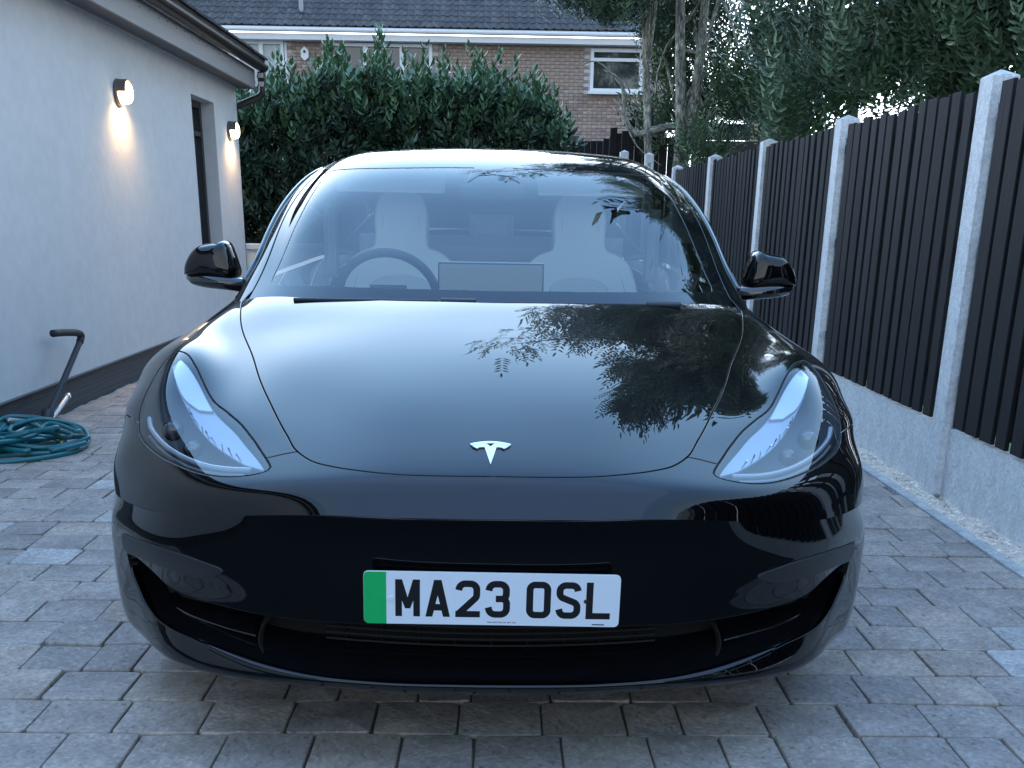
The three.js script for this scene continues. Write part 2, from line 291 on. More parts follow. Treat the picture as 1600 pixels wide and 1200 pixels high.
const OUT = {
  bonnetFront: [[0.095,0.095],[0.219,0.098],[0.339,0.107],[0.411,0.12],[0.453,0.138],[0.471,0.169]],
  bonnetSide: [[0.47,0.169],[0.468,0.219],[0.467,0.312],[0.495,0.446],[0.521,0.603],[0.546,0.757],[0.567,0.876],[0.565,0.931]],
  bonnetRear: [[0.499,0.896],[0.417,0.846],[0.344,0.808],[0.211,0.762],[0.046,0.747]],
  wingSeam: [[0.469,0.165],[0.501,0.159],[0.529,0.146]],
  lampInner: [[0.53,0.12],[0.535,0.158],[0.536,0.205],[0.546,0.255],[0.571,0.286],[0.608,0.304],[0.646,0.341],[0.682,0.388],[0.714,0.425],[0.753,0.441]],
  lampOuter: [[0.772,0.417],[0.787,0.375],[0.807,0.295],[0.819,0.209],[0.821,0.151],[0.806,0.118],[0.774,0.101]],
  lampBottom: [[0.727,0.093],[0.672,0.088],[0.633,0.084],[0.604,0.083],[0.578,0.087],[0.554,0.096],[0.536,0.108]],
  sideSeam: [[0.827,0.128],[0.868,0.149],[0.936,0.181]],
  fog: [[0.839,0.733],[0.824,0.623],[0.738,0.644],[0.634,0.656],[0.572,0.655],[0.541,0.674],[0.511,0.718],[0.565,0.754],[0.622,0.773],[0.732,0.774]],
  fascia: [[0.004,0.526],[0.138,0.519],[0.267,0.504],[0.405,0.482],[0.521,0.474],[0.597,0.476],[0.661,0.496],[0.703,0.555]],
  intake: [[0.827,0.598],[0.815,0.467],[0.789,0.384],[0.764,0.328],[0.715,0.286],[0.668,0.274]],
  lip: [[0.599,0.265],[0.522,0.238],[0.427,0.196],[0.326,0.158],[0.203,0.143],[0.081,0.145],[0.003,0.145]],
  windEdge: [[0.674,0.03],[0.684,0.1],[0.667,0.176],[0.666,0.279],[0.686,0.385]],
  windTop: [[0.671,0.402],[0.406,0.329],[0.217,0.332],[0.015,0.339]],
  glassSide: [[0.625,0.055],[0.619,0.133],[0.594,0.203],[0.582,0.271]],
  glassTop: [[0.58,0.304],[0.492,0.297],[0.327,0.293],[0.067,0.295]],
  cam: [[0.067,0.295],[0.085,0.251],[0.05,0.27],[0.007,0.274]],
  glassBottom: [[0.594,0.042],[0.423,0.043],[0.252,0.042],[0.14,0.042],[0.004,0.041]]
};
// ---------------------------------------------------------------- skin panels: an outline on a loft becomes a sheet with folded, rounded edges
function smooth(pts, per = 7) { if (pts.length < 3) return pts.map((p) => p.slice()); const c = new THREE.CatmullRomCurve3(pts.map((p) => new V3(p[0], p[1], 0)), false, 'centripetal'); return c.getPoints((pts.length - 1) * per).map((p) => [p.x, p.y]); }
function joinPath(...segs) { const o = []; for (const s of segs) for (const p of s) { const l = o[o.length - 1]; if (!l || Math.hypot(l[0] - p[0], l[1] - p[1]) > 2e-4) o.push(p); } const a = o[0], b = o[o.length - 1]; if (Math.hypot(a[0] - b[0], a[1] - b[1]) < 2e-4) o.pop(); return o; }
const rev = (a) => a.slice().reverse();
const bothSides = (half) => [...half, ...rev(half.filter((p) => Math.abs(p[0]) > 1e-6)).map(([u, v]) => [-u, v])];   // half starts and ends on the centre line
function densify(poly, S, step) { const o = []; for (let i = 0; i < poly.length; i++) { const a = poly[i], b = poly[(i + 1) % poly.length]; const n = Math.max(1, Math.ceil(Math.hypot((b[0] - a[0]) * S.U / 2, (b[1] - a[1]) * S.V) / step)); for (let k = 0; k < n; k++) o.push([a[0] + (b[0] - a[0]) * k / n, a[1] + (b[1] - a[1]) * k / n]); } return o; }
const areaOf = (p) => { let a = 0; for (let i = 0; i < p.length; i++) { const q = p[i], r = p[(i + 1) % p.length]; a += q[0] * r[1] - r[0] * q[1]; } return a / 2; };
const insidePoly = (p, x, y) => { let c = false; for (let i = 0, j = p.length - 1; i < p.length; j = i++) { const a = p[i], b = p[j]; if ((a[1] > y) !== (b[1] > y) && x < (b[0] - a[0]) * (y - a[1]) / (b[1] - a[1]) + a[0]) c = !c; } return c; };
function clipTo(poly, x0, y0, x1, y1) {
  let p = poly;
  for (const [ax, s, lim] of [[0, 1, x0], [0, -1, x1], [1, 1, y0], [1, -1, y1]]) {
    const o = []; for (let i = 0; i < p.length; i++) { const a = p[i], b = p[(i + 1) % p.length], da = s * (a[ax] - lim), db = s * (b[ax] - lim); if (da >= 0) o.push(a); if ((da >= 0) !== (db >= 0)) { const t = da / (da - db); o.push([a[0] + (b[0] - a[0]) * t, a[1] + (b[1] - a[1]) * t]); } }
    p = o; if (!p.length) return p;
  } return p;
}
const vsub = (a, b) => [a[0] - b[0], a[1] - b[1], a[2] - b[2]], vcross = (a, b) => [a[1] * b[2] - a[2] * b[1], a[2] * b[0] - a[0] * b[2], a[0] * b[1] - a[1] * b[0]], vdot = (a, b) => a[0] * b[0] + a[1] * b[1] + a[2] * b[2], vnorm = (a) => { const l = Math.hypot(...a) || 1; return a.map((x) => x / l); }, vmad = (a, b, k) => [a[0] + b[0] * k, a[1] + b[1] * k, a[2] + b[2] * k];
function panel(S, outline, o = {}) {
  const { lift = 0, inset = .0027, step = .016, fold = .014, round = .0018, flip = false, open = () => false, nrm = (u, v, n) => n } = o;
  const e = 1e-4, du = (u, v) => vsub(S.P(u + e, v), S.P(u - e, v)).map((x) => x / 2 / e), dv = (u, v) => vsub(S.P(u, v + e), S.P(u, v - e)).map((x) => x / 2 / e);
  let poly = densify(outline, S, .012); if (areaOf(poly) < 0) poly = rev(poly);
  const N = poly.length, inw = [];
  for (let i = 0; i < N; i++) {                              // inward direction in the sheet at each edge point
    const a = poly[(i + N - 1) % N], b = poly[(i + 1) % N], [u, v] = poly[i], n = S.N(u, v), a3 = S.P(a[0], a[1]), b3 = S.P(b[0], b[1]);
    inw.push(vnorm(vcross(n, vsub(b3, a3))));
  }
  // which way is inward: test one step in parameter space
  const toUV = ([u, v], d) => { const A = du(u, v), B = dv(u, v), aa = vdot(A, A), ab = vdot(A, B), bb = vdot(B, B), x = vdot(A, d), y = vdot(B, d), det = aa * bb - ab * ab || 1e-9; return [(x * bb - y * ab) / det, (y * aa - x * ab) / det]; };
  let good = 0; for (let i = 0; i < N; i += 5) { const d = toUV(poly[i], inw[i]); if (insidePoly(poly, poly[i][0] + d[0] * .004, poly[i][1] + d[1] * .004)) good++; else good--; }
  if (good < 0) for (const d of inw) { d[0] *= -1; d[1] *= -1; d[2] *= -1; }
  if (inset) poly = poly.map((p, i) => { if (open(p[0], p[1])) return p; const d = toUV(p, inw[i]); return [p[0] + d[0] * inset, p[1] + d[1] * inset]; });
  let u0 = 9, u1 = -9, v0 = 9, v1 = -9; for (const [u, v] of poly) { u0 = Math.min(u0, u); u1 = Math.max(u1, u); v0 = Math.min(v0, v); v1 = Math.max(v1, v); }
  const nu = Math.max(2, Math.ceil((u1 - u0) * S.U / 2 / step)), nv = Math.max(2, Math.ceil((v1 - v0) * S.V / step)), cu = (u1 - u0) / nu, cv = (v1 - v0) / nv;
  const pos = [], nor = [], idx = [], key = new Map();
  const vert = (u, v) => { const k = Math.round(u * 1e6) + '_' + Math.round(v * 1e6); let i = key.get(k); if (i === undefined) { i = pos.length / 3; key.set(k, i); const p = S.P(u, v), n = nrm(u, v, S.N(u, v)); pos.push(p[0] + n[0] * lift, p[1] + n[1] * lift, p[2] + n[2] * lift); nor.push(...n); } return i; };
  const edgeCell = new Uint8Array(nu * nv);
  for (let i = 0; i < N; i++) { const a = poly[i], b = poly[(i + 1) % N]; for (let k = 0; k <= 12; k++) { const u = a[0] + (b[0] - a[0]) * k / 12, v = a[1] + (b[1] - a[1]) * k / 12; for (const ex of [-1e-7, 1e-7]) for (const ey of [-1e-7, 1e-7]) { const x = Math.min(nu - 1, Math.max(0, Math.floor((u + ex - u0) / cu))), y = Math.min(nv - 1, Math.max(0, Math.floor((v + ey - v0) / cv))); edgeCell[x * nv + y] = 1; } } }
  for (let i = 0; i < nu; i++) for (let j = 0; j < nv; j++) {
    const x0 = u0 + i * cu, x1 = u0 + (i + 1) * cu, y0 = v0 + j * cv, y1 = v0 + (j + 1) * cv;
    if (!edgeCell[i * nv + j]) { if (!insidePoly(poly, (x0 + x1) / 2, (y0 + y1) / 2)) continue; const a = vert(x0, y0), b = vert(x1, y0), c = vert(x1, y1), d = vert(x0, y1); idx.push(a, b, c, a, c, d); continue; }
    let p = clipTo(poly, x0, y0, x1, y1); p = p.filter((q, k) => { const r = p[(k + 1) % p.length]; return Math.hypot(q[0] - r[0], q[1] - r[1]) > 1e-7; }); if (p.length < 3 || Math.abs(areaOf(p)) < 1e-10) continue;
    const f = THREE.ShapeUtils.triangulateShape(p.map((q) => new THREE.Vector2(q[0], q[1])), []), id = p.map((q) => vert(q[0], q[1])); for (const [a, b, c] of f) idx.push(id[a], id[b], id[c]);
  }
  for (let t = 0; t < idx.length; t += 3) { const [a, b, c] = [idx[t], idx[t + 1], idx[t + 2]], g = (k) => [pos[3 * k], pos[3 * k + 1], pos[3 * k + 2]]; const n = vcross(vsub(g(b), g(a)), vsub(g(c), g(a))); if (n[0] * nor[3 * a] + n[1] * nor[3 * a + 1] + n[2] * nor[3 * a + 2] < 0) { idx[t + 1] = c; idx[t + 2] = b; } }
  if (fold) {                                                // folded edge: a small round, then straight down into the gap
    let prev = null, first = null;
    for (let i = 0; i <= N; i++) {
      const k = i % N, [u, v] = poly[k];
      if (open(u, v)) { prev = null; continue; }
      const n = nrm(u, v, S.N(u, v)), d = inw[k], p = vmad(S.P(u, v), n, lift), out = [-d[0], -d[1], -d[2]], ring = [];
      for (const [a, b, na] of [[0, 0, 0], [round * .55, -round * .25, .5], [round, -round, 1], [round * .9, -fold, 1]]) { const q = vmad(vmad(p, out, a), n, b), m = vnorm(vmad(n.map((x) => x * (1 - na)), out, na)); ring.push(pos.length / 3); pos.push(...q); nor.push(...m); }
      if (prev) for (let r = 0; r < 3; r++) { idx.push(prev[r], prev[r + 1], ring[r], ring[r], prev[r + 1], ring[r + 1]); }
      prev = ring; if (!first) first = ring;
    }
  }
  const g = new THREE.BufferGeometry();
  if (flip) for (let i = 0; i < pos.length; i += 3) { pos[i] = -pos[i]; nor[i] = -nor[i]; }
  g.setAttribute('position', new THREE.Float32BufferAttribute(pos, 3)); g.setAttribute('normal', new THREE.Float32BufferAttribute(nor, 3));
  if (flip) for (let t = 0; t < idx.length; t += 3) { const a = idx[t + 1]; idx[t + 1] = idx[t + 2]; idx[t + 2] = a; }
  g.setIndex(idx); return g;
}
const fuse = (list) => mergeGeometries(list.map((g) => { const q = g.index ? g.toNonIndexed() : g.clone(); for (const k of Object.keys(q.attributes)) if (k !== 'position' && k !== 'normal') q.deleteAttribute(k); return q; }));
const mirrorX = (g) => { const q = g.clone().scale(-1, 1, 1); const ix = q.index; if (ix) { for (let t = 0; t < ix.count; t += 3) { const a = ix.getX(t + 1); ix.setX(t + 1, ix.getX(t + 2)); ix.setX(t + 2, a); } } else { for (const k of Object.keys(q.attributes)) { const A = q.attributes[k], s = A.itemSize; for (let t = 0; t < A.count; t += 3) for (let c = 0; c < s; c++) { const i = (t + 1) * s + c, j = (t + 2) * s + c, x = A.array[i]; A.array[i] = A.array[j]; A.array[j] = x; } } } return q; };
// ---------------------------------------------------------------- the rendered bungalow on the left
{
  const X = -2.616, zEnd = -11.22, zNear = 3.2, h = thing('white_rendered_house', 'long white rendered house wall with dark plinth along the left of the driveway', 'house', [X, 0, zEnd]);
  const wz0 = -9.575, wz1 = -10.325, wy0 = .74, wy1 = 2.155;
  // wall leaf with the window opening cut out, 0.3 m thick
  const s = new THREE.Shape(); const L = zNear - zEnd;      // shape x = distance from the far corner
  s.moveTo(0, .2); s.lineTo(L, .2); s.lineTo(L, 2.62); s.lineTo(0, 2.62); s.closePath();
  const a0 = wz1 - zEnd, a1 = wz0 - zEnd, hole = new THREE.Path(); hole.moveTo(a0, wy0); hole.lineTo(a0, wy1); hole.lineTo(a1, wy1); hole.lineTo(a1, wy0); hole.closePath(); s.holes.push(hole);
  const g = new THREE.ExtrudeGeometry(s, { depth: .3, bevelEnabled: false }); g.rotateY(-Math.PI / 2); // x -> z, depth -> -x
  part('wall', g, M.stucco, h);
  part('wall', boxAt(-2.3, 1.41, .15, 4, 2.42, .299), M.stucco, h);   // the gable end
  part('plinth', boxAt(-.168, .095, L / 2, .30, .21, L), M.plinth, h);
  part('render_bead', boxAt(.002, .203, L / 2, .014, .010, L), std([.16, .16, .17], .6), h);
  // window in its reveal
  const w = part('window', merged([boxAt(-.15, wy0 + .025, (a0 + a1) / 2, .06, .05, a1 - a0), boxAt(-.15, wy1 - .028, (a0 + a1) / 2, .06, .056, a1 - a0), boxAt(-.15, (wy0 + wy1) / 2, a0 + .03, .06, wy1 - wy0 - .11, .06), boxAt(-.15, (wy0 + wy1) / 2, a1 - .03, .06, wy1 - wy0 - .11, .06), boxAt(-.148, wy1 - .28, (a0 + a1) / 2, .05, .04, a1 - a0 - .12)]), M.darkFrame, h);
  part('pane', boxAt(-.165, (wy0 + wy1) / 2, (a0 + a1) / 2, .006, wy1 - wy0 - .1, a1 - a0 - .1), phys([.02, .022, .026], .03, { clearcoat: 1, clearcoatRoughness: .02 }), w);
  part('blind', boxAt(-.158, (wy0 + wy1) / 2 - .12, a0 + .22, .004, wy1 - wy0 - .36, .10), std([.30, .31, .33], .7), w);
  part('sill', boxAt(-.05, wy0 - .018, (a0 + a1) / 2, .17, .035, a1 - a0 + .05), M.darkFrame, w);
  // eaves: soffit, fascia with its rivets, gutter, roof edge
  part('soffit', boxAt(.09, 2.405, L / 2 - .0, .19, .02, L), M.soffit, h);
  part('cover_strip', boxAt(.008, 2.392, L / 2, .016, .02, L), std([.42, .43, .44], .6), h);
  const fasciaM = std([.19, .195, .20], .55, { bumpMap: stuccoBump, bumpScale: .001 });
  const fa = part('fascia', merged([boxAt(.19, 2.462, L / 2, .022, .175, L), boxAt(-.2, 2.462, -.006, .78, .175, .022)]), fasciaM, h);
  for (let i = 0; i < 34; i++) { const r = new THREE.CylinderGeometry(.005, .006, .004, 8); r.rotateZ(Math.PI / 2); part('rivet', r, M.gutter, fa, [.203, 2.50 + (i % 2) * .012, .12 + i * .42 / 2 * 1.0]); }
  const gp = []; for (let i = 0; i <= 10; i++) { const t = Math.PI + i / 10 * Math.PI; gp.push(new THREE.Vector2(.262 + Math.cos(t) * .058, 2.598 + Math.sin(t) * .06)); }
  const gs = new THREE.Shape(); gp.forEach((p, i) => (i ? gs.lineTo(p.x, p.y) : gs.moveTo(p.x, p.y))); for (let i = 10; i >= 0; i--) { const t = Math.PI + i / 10 * Math.PI; gs.lineTo(.262 + Math.cos(t) * .053, 2.598 + Math.sin(t) * .055); } gs.closePath();
  const gg = new THREE.ExtrudeGeometry(gs, { depth: L + .12, bevelEnabled: false }); gg.translate(0, 0, -.12); part('gutter', gg, M.gutter, h);
  // roof: a low slope of dark tiles; its verge and eaves tiles are what shows
  const rf = part('roof', (() => { const b = new THREE.BoxGeometry(3.2, .05, L + .2); b.translate(-1.6, 0, 0); b.rotateZ(-.30); b.translate(.27, 2.655, L / 2 - .1); return b; })(), std([.035, .036, .04], .8), h);
  for (let i = 0; i < 40; i++) { const b = cbox(.34, .018, .315, .004); b.rotateZ(-.30); part('roof_tile', b, std([.03, .032, .036], .75), rf, [.135, 2.722 + R(-.003, .003), -.06 + i * .33 * 1.0]); }
  // hopper and downpipe at the corner
  const dp = part('downpipe', merged([boxAt(.262, 2.47, -.035, .07, .13, .075, .006), limb(curvePts([[.262, 2.41, -.04], [.25, 2.33, -.04], [.10, 2.26, -.05], [-.03, 2.20, -.06], [-.04, 2.08, -.06], [-.04, .1, -.06]], 26), .033, 10)]), M.gutter, h);
  for (const y of [2.50, 2.42]) part('pipe_clip', boxAt(.262, y, .006, .05, .045, .012, .003), std([.45, .47, .5], .35), dp);
}
// two round bulkhead lamps with an eyelid over the upper half
function wallLamp(z, y, label) {
  const t = thing('wall_lamp', label, 'lamp', [-2.616, y, z], 'lit wall lamps on the white house');
  const lathe = (pts) => { const g = new THREE.LatheGeometry(pts.map((p) => new THREE.Vector2(...p)), 40); g.rotateZ(-Math.PI / 2); return g; };
  part('base', lathe([[.0, 0], [.086, 0], [.088, .004], [.088, .018], [.083, .024], [.07, .026]]), M.lampBody, t);
  const glow = std([.9, .85, .78], .5, { emissive: new THREE.Color().setRGB(1, .80, .50), emissiveIntensity: 4 });
  part('diffuser', lathe([[.074, .02], [.074, .062], [.069, .080], [.055, .091], [.03, .096], [0, .097]]), glow, t);
  // eyelid: half shell above
  const pts = [[.085, .02], [.085, .082]].map((p) => new THREE.Vector2(...p));
  const e = new THREE.LatheGeometry(pts, 28, 0, Math.PI), e2 = new THREE.LatheGeometry([[.081, .082], [.081, .02]].map((p) => new THREE.Vector2(...p)), 28, 0, Math.PI), e3 = new THREE.LatheGeometry([[.085, .082], [.081, .082]].map((p) => new THREE.Vector2(...p)), 28, 0, Math.PI);
  const lid = merged([e, e2, e3]); lid.rotateZ(-Math.PI / 2); lid.rotateX(Math.PI);
  part('eyelid', lid, M.lampBody, t);
  const sp = new THREE.SpotLight(new THREE.Color().setRGB(1, .60, .26), 1.5, 0, 76 * D2R, 1, 2); sp.position.set(.06, -.03, 0); sp.target.position.set(.10, -1.03, 0); sp.castShadow = true; sp.shadow.radius = 1; t.add(sp, sp.target);
  return t;
}
wallLamp(-7.74, 1.965, 'lit round wall lamp nearer the camera, alone on the blank white wall');
wallLamp(-10.85, 1.957, 'lit round wall lamp on the far corner, beside the narrow dark window');

// low white garden wall with a capping, seen past the corner
{
  const t = thing('garden_wall', 'low white garden wall with pale capping behind the house corner', 'wall', [-2.6, 0, -11.75]);
  part('wall', boxAt(.1, .41, 0, 1.5, .82, .18), M.stucco, t);
  for (let i = 0; i < 4; i++) part('coping', boxAt(-.46 + i * .37, .855 + R(-.008, .008), 0, .362, .06, .24, .008), std([.58, .59, .60], .85, { bumpMap: settBump, bumpScale: .006 }), t);
}
// folded dark tubular stand against the wall, metal feet at its hub
{
  const t = thing('tubular_stand', 'black tubular stand with bent grip leaning by the white wall behind the hose', 'stand', [-2.5, 0, -5.68]);
  const black = std([.022, .026, .03], .45), metal = std([.42, .43, .44], .3, { metalness: .9 });
  part('pole', limb(curvePts([[0, .05, 0], [.01, .25, -.30], [.02, .44, -.575]], 12), .0175, 14), black, t);
  part('grip', limb(curvePts([[.02, .435, -.57], [.02, .470, -.605], [.02, .487, -.575], [.0, .508, -.42], [-.02, .515, -.30]], 20), .021, 14), std([.016, .018, .02], .6), t);
  part('hub', merged([limb([[0, .0, .03], [0, .11, -.07]], .032, 14), limb([[-.03, .055, .02], [.06, .055, -.06]], .026, 12)]), black, t);
  const f = part('foot', limb([[.0, .055, -.05], [.0, .09, -.18], [.0, .144, -.345]], .017, 12), metal, t); part('end_cap', limb([[0, .142, -.338], [0, .151, -.368]], .0195, 12), std([.62, .63, .64], .25, { metalness: .9 }), f);
  const f2 = part('foot', limb([[.0, .06, .04], [.0, .09, .16], [.0, .15, .42]], .017, 12), metal, t); part('end_cap', limb([[0, .06, .02], [0, .072, .065]], .022, 12), black, f2);
}
// teal garden hose thrown down in loose coils
{
  const r = rngOf(31), q = (a, b) => a + (b - a) * r(), c = [-2.47, -5.22], pts = [];
  const loops = 17; let lift = 0;
  for (let i = 0; i < loops; i++) {
    const cx = c[0] + q(-.24, .12), cz = c[1] + q(-.22, .16), a = q(.10, .34), b = q(.06, .20), turn = q(-1.1, 1.2), dir = 1, st = q(0, .6);
    const seg = 9, lv = .012 + i * .0065;
    for (let k = 0; k < seg; k++) { const t = st + dir * k / seg * Math.PI * 2, x = Math.cos(t) * a, z = Math.sin(t) * b; pts.push([cx + x * Math.cos(turn) - z * Math.sin(turn), Math.max(.012, lv + (.018 + .03 * r()) * Math.sin(t * 2 + i * 1.7) * (i / loops + .15)), cz + x * Math.sin(turn) + z * Math.cos(turn)]); }
  }
  pts.push([-2.2, .09, -5.42], [-2.14, .05, -5.36], [-2.12, .02, -5.24], [-2.2, .014, -5.05], [-2.5, .012, -4.86], [-2.9, .012, -4.74], [-3.1, .012, -4.72]);
  pts.unshift([-3.1, .02, -5.95], [-2.85, .05, -5.9], [-2.62, .05, -5.75]);
  const h = thing('garden_hose', 'tangled teal green garden hose lying in loose coils on the setts', 'hose', [0, 0, 0]);
  part('hose_coils', limb(curvePts(pts, 1500), .012, 8), phys([.010, .15, .175], .35, { clearcoat: .3, clearcoatRoughness: .3 }), h);
  part('hose_coupling', limb([[-2.25, .03, -5.28], [-2.27, .03, -5.34]], .014, 12), std([.5, .42, .2], .35, { metalness: .8 }), h);
}
// ---------------------------------------------------------------- fence on the right: slotted concrete posts, gravel boards, dark stained slats
const woodTex = tex(256, 1024, (x, y) => {
  const w = nz(x, y * .5, 40) * .5 + nz2(x * 1, y * .25, 60) * .5, knot = Math.pow(nz3(x, y, 10), 9) * .9, l = .5 + .5 * Math.sin((x * 22 + nz(x, y * .3, 7) * 5) * Math.PI);
  let v = .50 + .36 * (w - .5) + .12 * (l - .5) + .5 * knot; if (nz2(x * .9, y * .7, 64) > .955) v += .6; if (nz(x + .3, y * .4, 50) > .965) v += .5; return [v, v, v];
}, true, [5, .62]);
const slatM = [[.015, .017, .028], [.010, .012, .020], [.018, .019, .030], [.013, .015, .025], [.026, .024, .034]].map((c) => std(c.map((v) => v * .72), .8, { map: woodTex, bumpMap: woodTex, bumpScale: .0016 }));
const concTex = tex(512, 512, (x, y) => { const a = nz(x, y, 60), b = nz2(x, y, 24), c = nz3(x, y, 6); let v = .90 + .12 * (a - .5) + .08 * (b - .5) + .06 * (c - .5); if (a > .92) v -= .14; return [v, v, v * 1.0]; }, true, [3, 3]);
const concrete = std([.80, .80, .80], .88, { map: concTex, bumpMap: concTex, bumpScale: .004 });
const boardConcrete = std([.82, .82, .81], .9, { map: concTex, bumpMap: concTex, bumpScale: .004 });
const FX = 2.045;                                            // middle line of the fence
function postGeo(h) {                                       // H-shaped post with a weathered top
  const s = new THREE.Shape(), a = .05, b = .055, k = .022, m = .02; // x across, z along the fence; slots in the two ends
  s.moveTo(-a, -b); s.lineTo(-k, -b); s.lineTo(-k, -m); s.lineTo(k, -m); s.lineTo(k, -b); s.lineTo(a, -b); s.lineTo(a, b); s.lineTo(k, b); s.lineTo(k, m); s.lineTo(-k, m); s.lineTo(-k, b); s.lineTo(-a, b); s.closePath();
  const g = new THREE.ExtrudeGeometry(s, { depth: h + .3, bevelEnabled: true, bevelSize: .004, bevelThickness: .004, bevelSegments: 1 }); g.rotateX(-Math.PI / 2); g.translate(0, -.3, 0);
  const cap = new THREE.CylinderGeometry(.006, .0745, .024, 4, 1); cap.rotateY(Math.PI / 4); cap.scale(.96, 1, 1.05); cap.translate(0, h + .016, 0);
  const c2 = boxAt(0, h - .05, 0, .103, .108, .113, .004);
  return merged([g, cap, c2]);
}
const postZ = [1.35, -.6, -2.55, -4.53, -6.44, -8.27, -10.25, -12.3], postLabels = ['pale concrete fence post behind the camera', 'pale concrete fence post level with the camera', 'pale concrete fence post off the right edge nearest the camera', 'tall pale concrete fence post nearest the camera, standing at the mortar strip', 'second concrete fence post from the right, rising behind the right headlight', 'third concrete fence post from the right, rising above the right door mirror', 'fourth concrete fence post from the right, above the right windscreen pillar', 'fifth concrete fence post from the right, small and beside the car roof edge'];
const firstPost = thing('concrete_post', postLabels[3], 'fence post', [FX, 0, postZ[3]], 'concrete posts of the right fence');
part('post_body', postGeo(1.745), concrete, firstPost);
postZ.forEach((z, i) => { if (i === 3) return; const p = firstPost.clone(); p.name = numbered('concrete_post'); p.position.z = z; p.rotation.y = R(-.02, .02); p.rotation.z = R(-.006, .006); p.userData = { ...firstPost.userData, label: postLabels[i] }; scene.add(p); });
const bayLabels = ['dark slatted fence panel behind the camera, mirrored in the car corner', 'dark slatted fence panel beside the camera, right of the picture edge', 'dark slatted fence panel at the right edge with light showing through its gaps', 'dark slatted fence panel between the two nearest concrete posts', 'dark slatted fence panel between the second and third concrete posts from the right', 'dark slatted fence panel between the third and fourth concrete posts from the right', 'farthest dark slatted fence panel in the row, beside the car roof'];
const boardLabels = ['concrete gravel board of the fence behind the camera', 'concrete gravel board of the fence beside the camera', 'concrete gravel board under the nearest fence panel at the right edge', 'concrete gravel board left of the nearest post, beside the right headlight', 'concrete gravel board under the third fence panel, hidden low behind the car wing', 'concrete gravel board under the fourth fence panel from the right', 'farthest concrete gravel board of the right fence'];
const rf = rngOf(77), q2 = (a, b) => a + (b - a) * rf();
for (let i = 0; i < 7; i++) {
  const z0 = postZ[i] - .057, z1 = postZ[i + 1] + .057, len = z0 - z1, mid = (z0 + z1) / 2;
  const gb = thing('gravel_board', boardLabels[i], 'gravel board', [FX, 0, mid], 'gravel boards of the right fence');
  const bg = new THREE.BoxGeometry(.05, .50, len - .004, 1, 1, 60); { const p = bg.attributes.position, u = bg.attributes.uv; for (let k = 0; k < p.count; k++) { if (p.getY(k) > 0) p.setY(k, p.getY(k) + .008 * (nz(p.getZ(k) * .3 + i * .31, .3, 40) - .5)); u.setXY(k, p.getZ(k) + p.getX(k), p.getY(k)); } bg.translate(0, .06, 0); bg.computeVertexNormals(); }
  part('board_face', bg, boardConcrete, gb);
  const t = thing('fence_panel', bayLabels[i], 'fence panel', [FX, 0, mid], 'dark slatted fence panels on the right');
  for (const y of [.52, 1.06, 1.58]) part('rail', boxAt(.002, y, 0, .034, .05, len - .01, .003), slatM[1], t);
  const pitch = .1285, n = Math.floor(len / pitch), off = (len - n * pitch) / 2;
  for (let k = 0; k < n; k++) {
    const w = .094 + q2(-.018, .014), top = 1.715 + q2(-.012, .012), bot = .325, z = -len / 2 + off + (k + .5) * pitch;
    const g = cbox(w, top - bot, .019, .003); g.rotateY(Math.PI / 2); { const u = g.attributes.uv; const a = q2(0, 9), b = q2(0, 9); for (let j = 0; j < u.count; j++) u.setXY(j, u.getX(j) + a, u.getY(j) + b); }
    const s = part(numbered('slat'), g, slatM[Math.floor(q2(0, 5))], t, [-.027 + q2(-.0015, .0015), (top + bot) / 2, z + q2(-.011, .011)]); s.rotation.set(q2(-.005, .005), q2(-.05, .05), 0);
    if (k < n - 1 && !(i === 2 && k > n - 4)) { const g2 = cbox(.100 + q2(-.006, .006), top - bot - .03, .017, .003); g2.rotateY(Math.PI / 2); part(numbered('slat'), g2, slatM[Math.floor(q2(0, 4))], t, [.036, (top + bot) / 2, z + pitch / 2 + (i === 2 ? q2(-.008, .02) : 0)]); }
  }
}
{ const lw = new THREE.PlaneGeometry(6, 12); lw.rotateX(-Math.PI / 2); lw.translate(5.15, .02, -7.5); structure('lawn', lw, std([.10, .19, .05], .95, { bumpMap: stuccoBump, bumpScale: .03 }));
  const nw = thing('neighbour_wall', 'pale wall glimpsed only through the slits of the nearest fence panel', 'wall', [3.6, 0, -3.2]); part('wall', boxAt(0, 1.1, 0, .2, 2.2, 3.4), M.stucco, nw); part('coping', boxAt(0, 2.225, 0, .28, .05, 3.46, .006), M.whiteTrim, nw); }
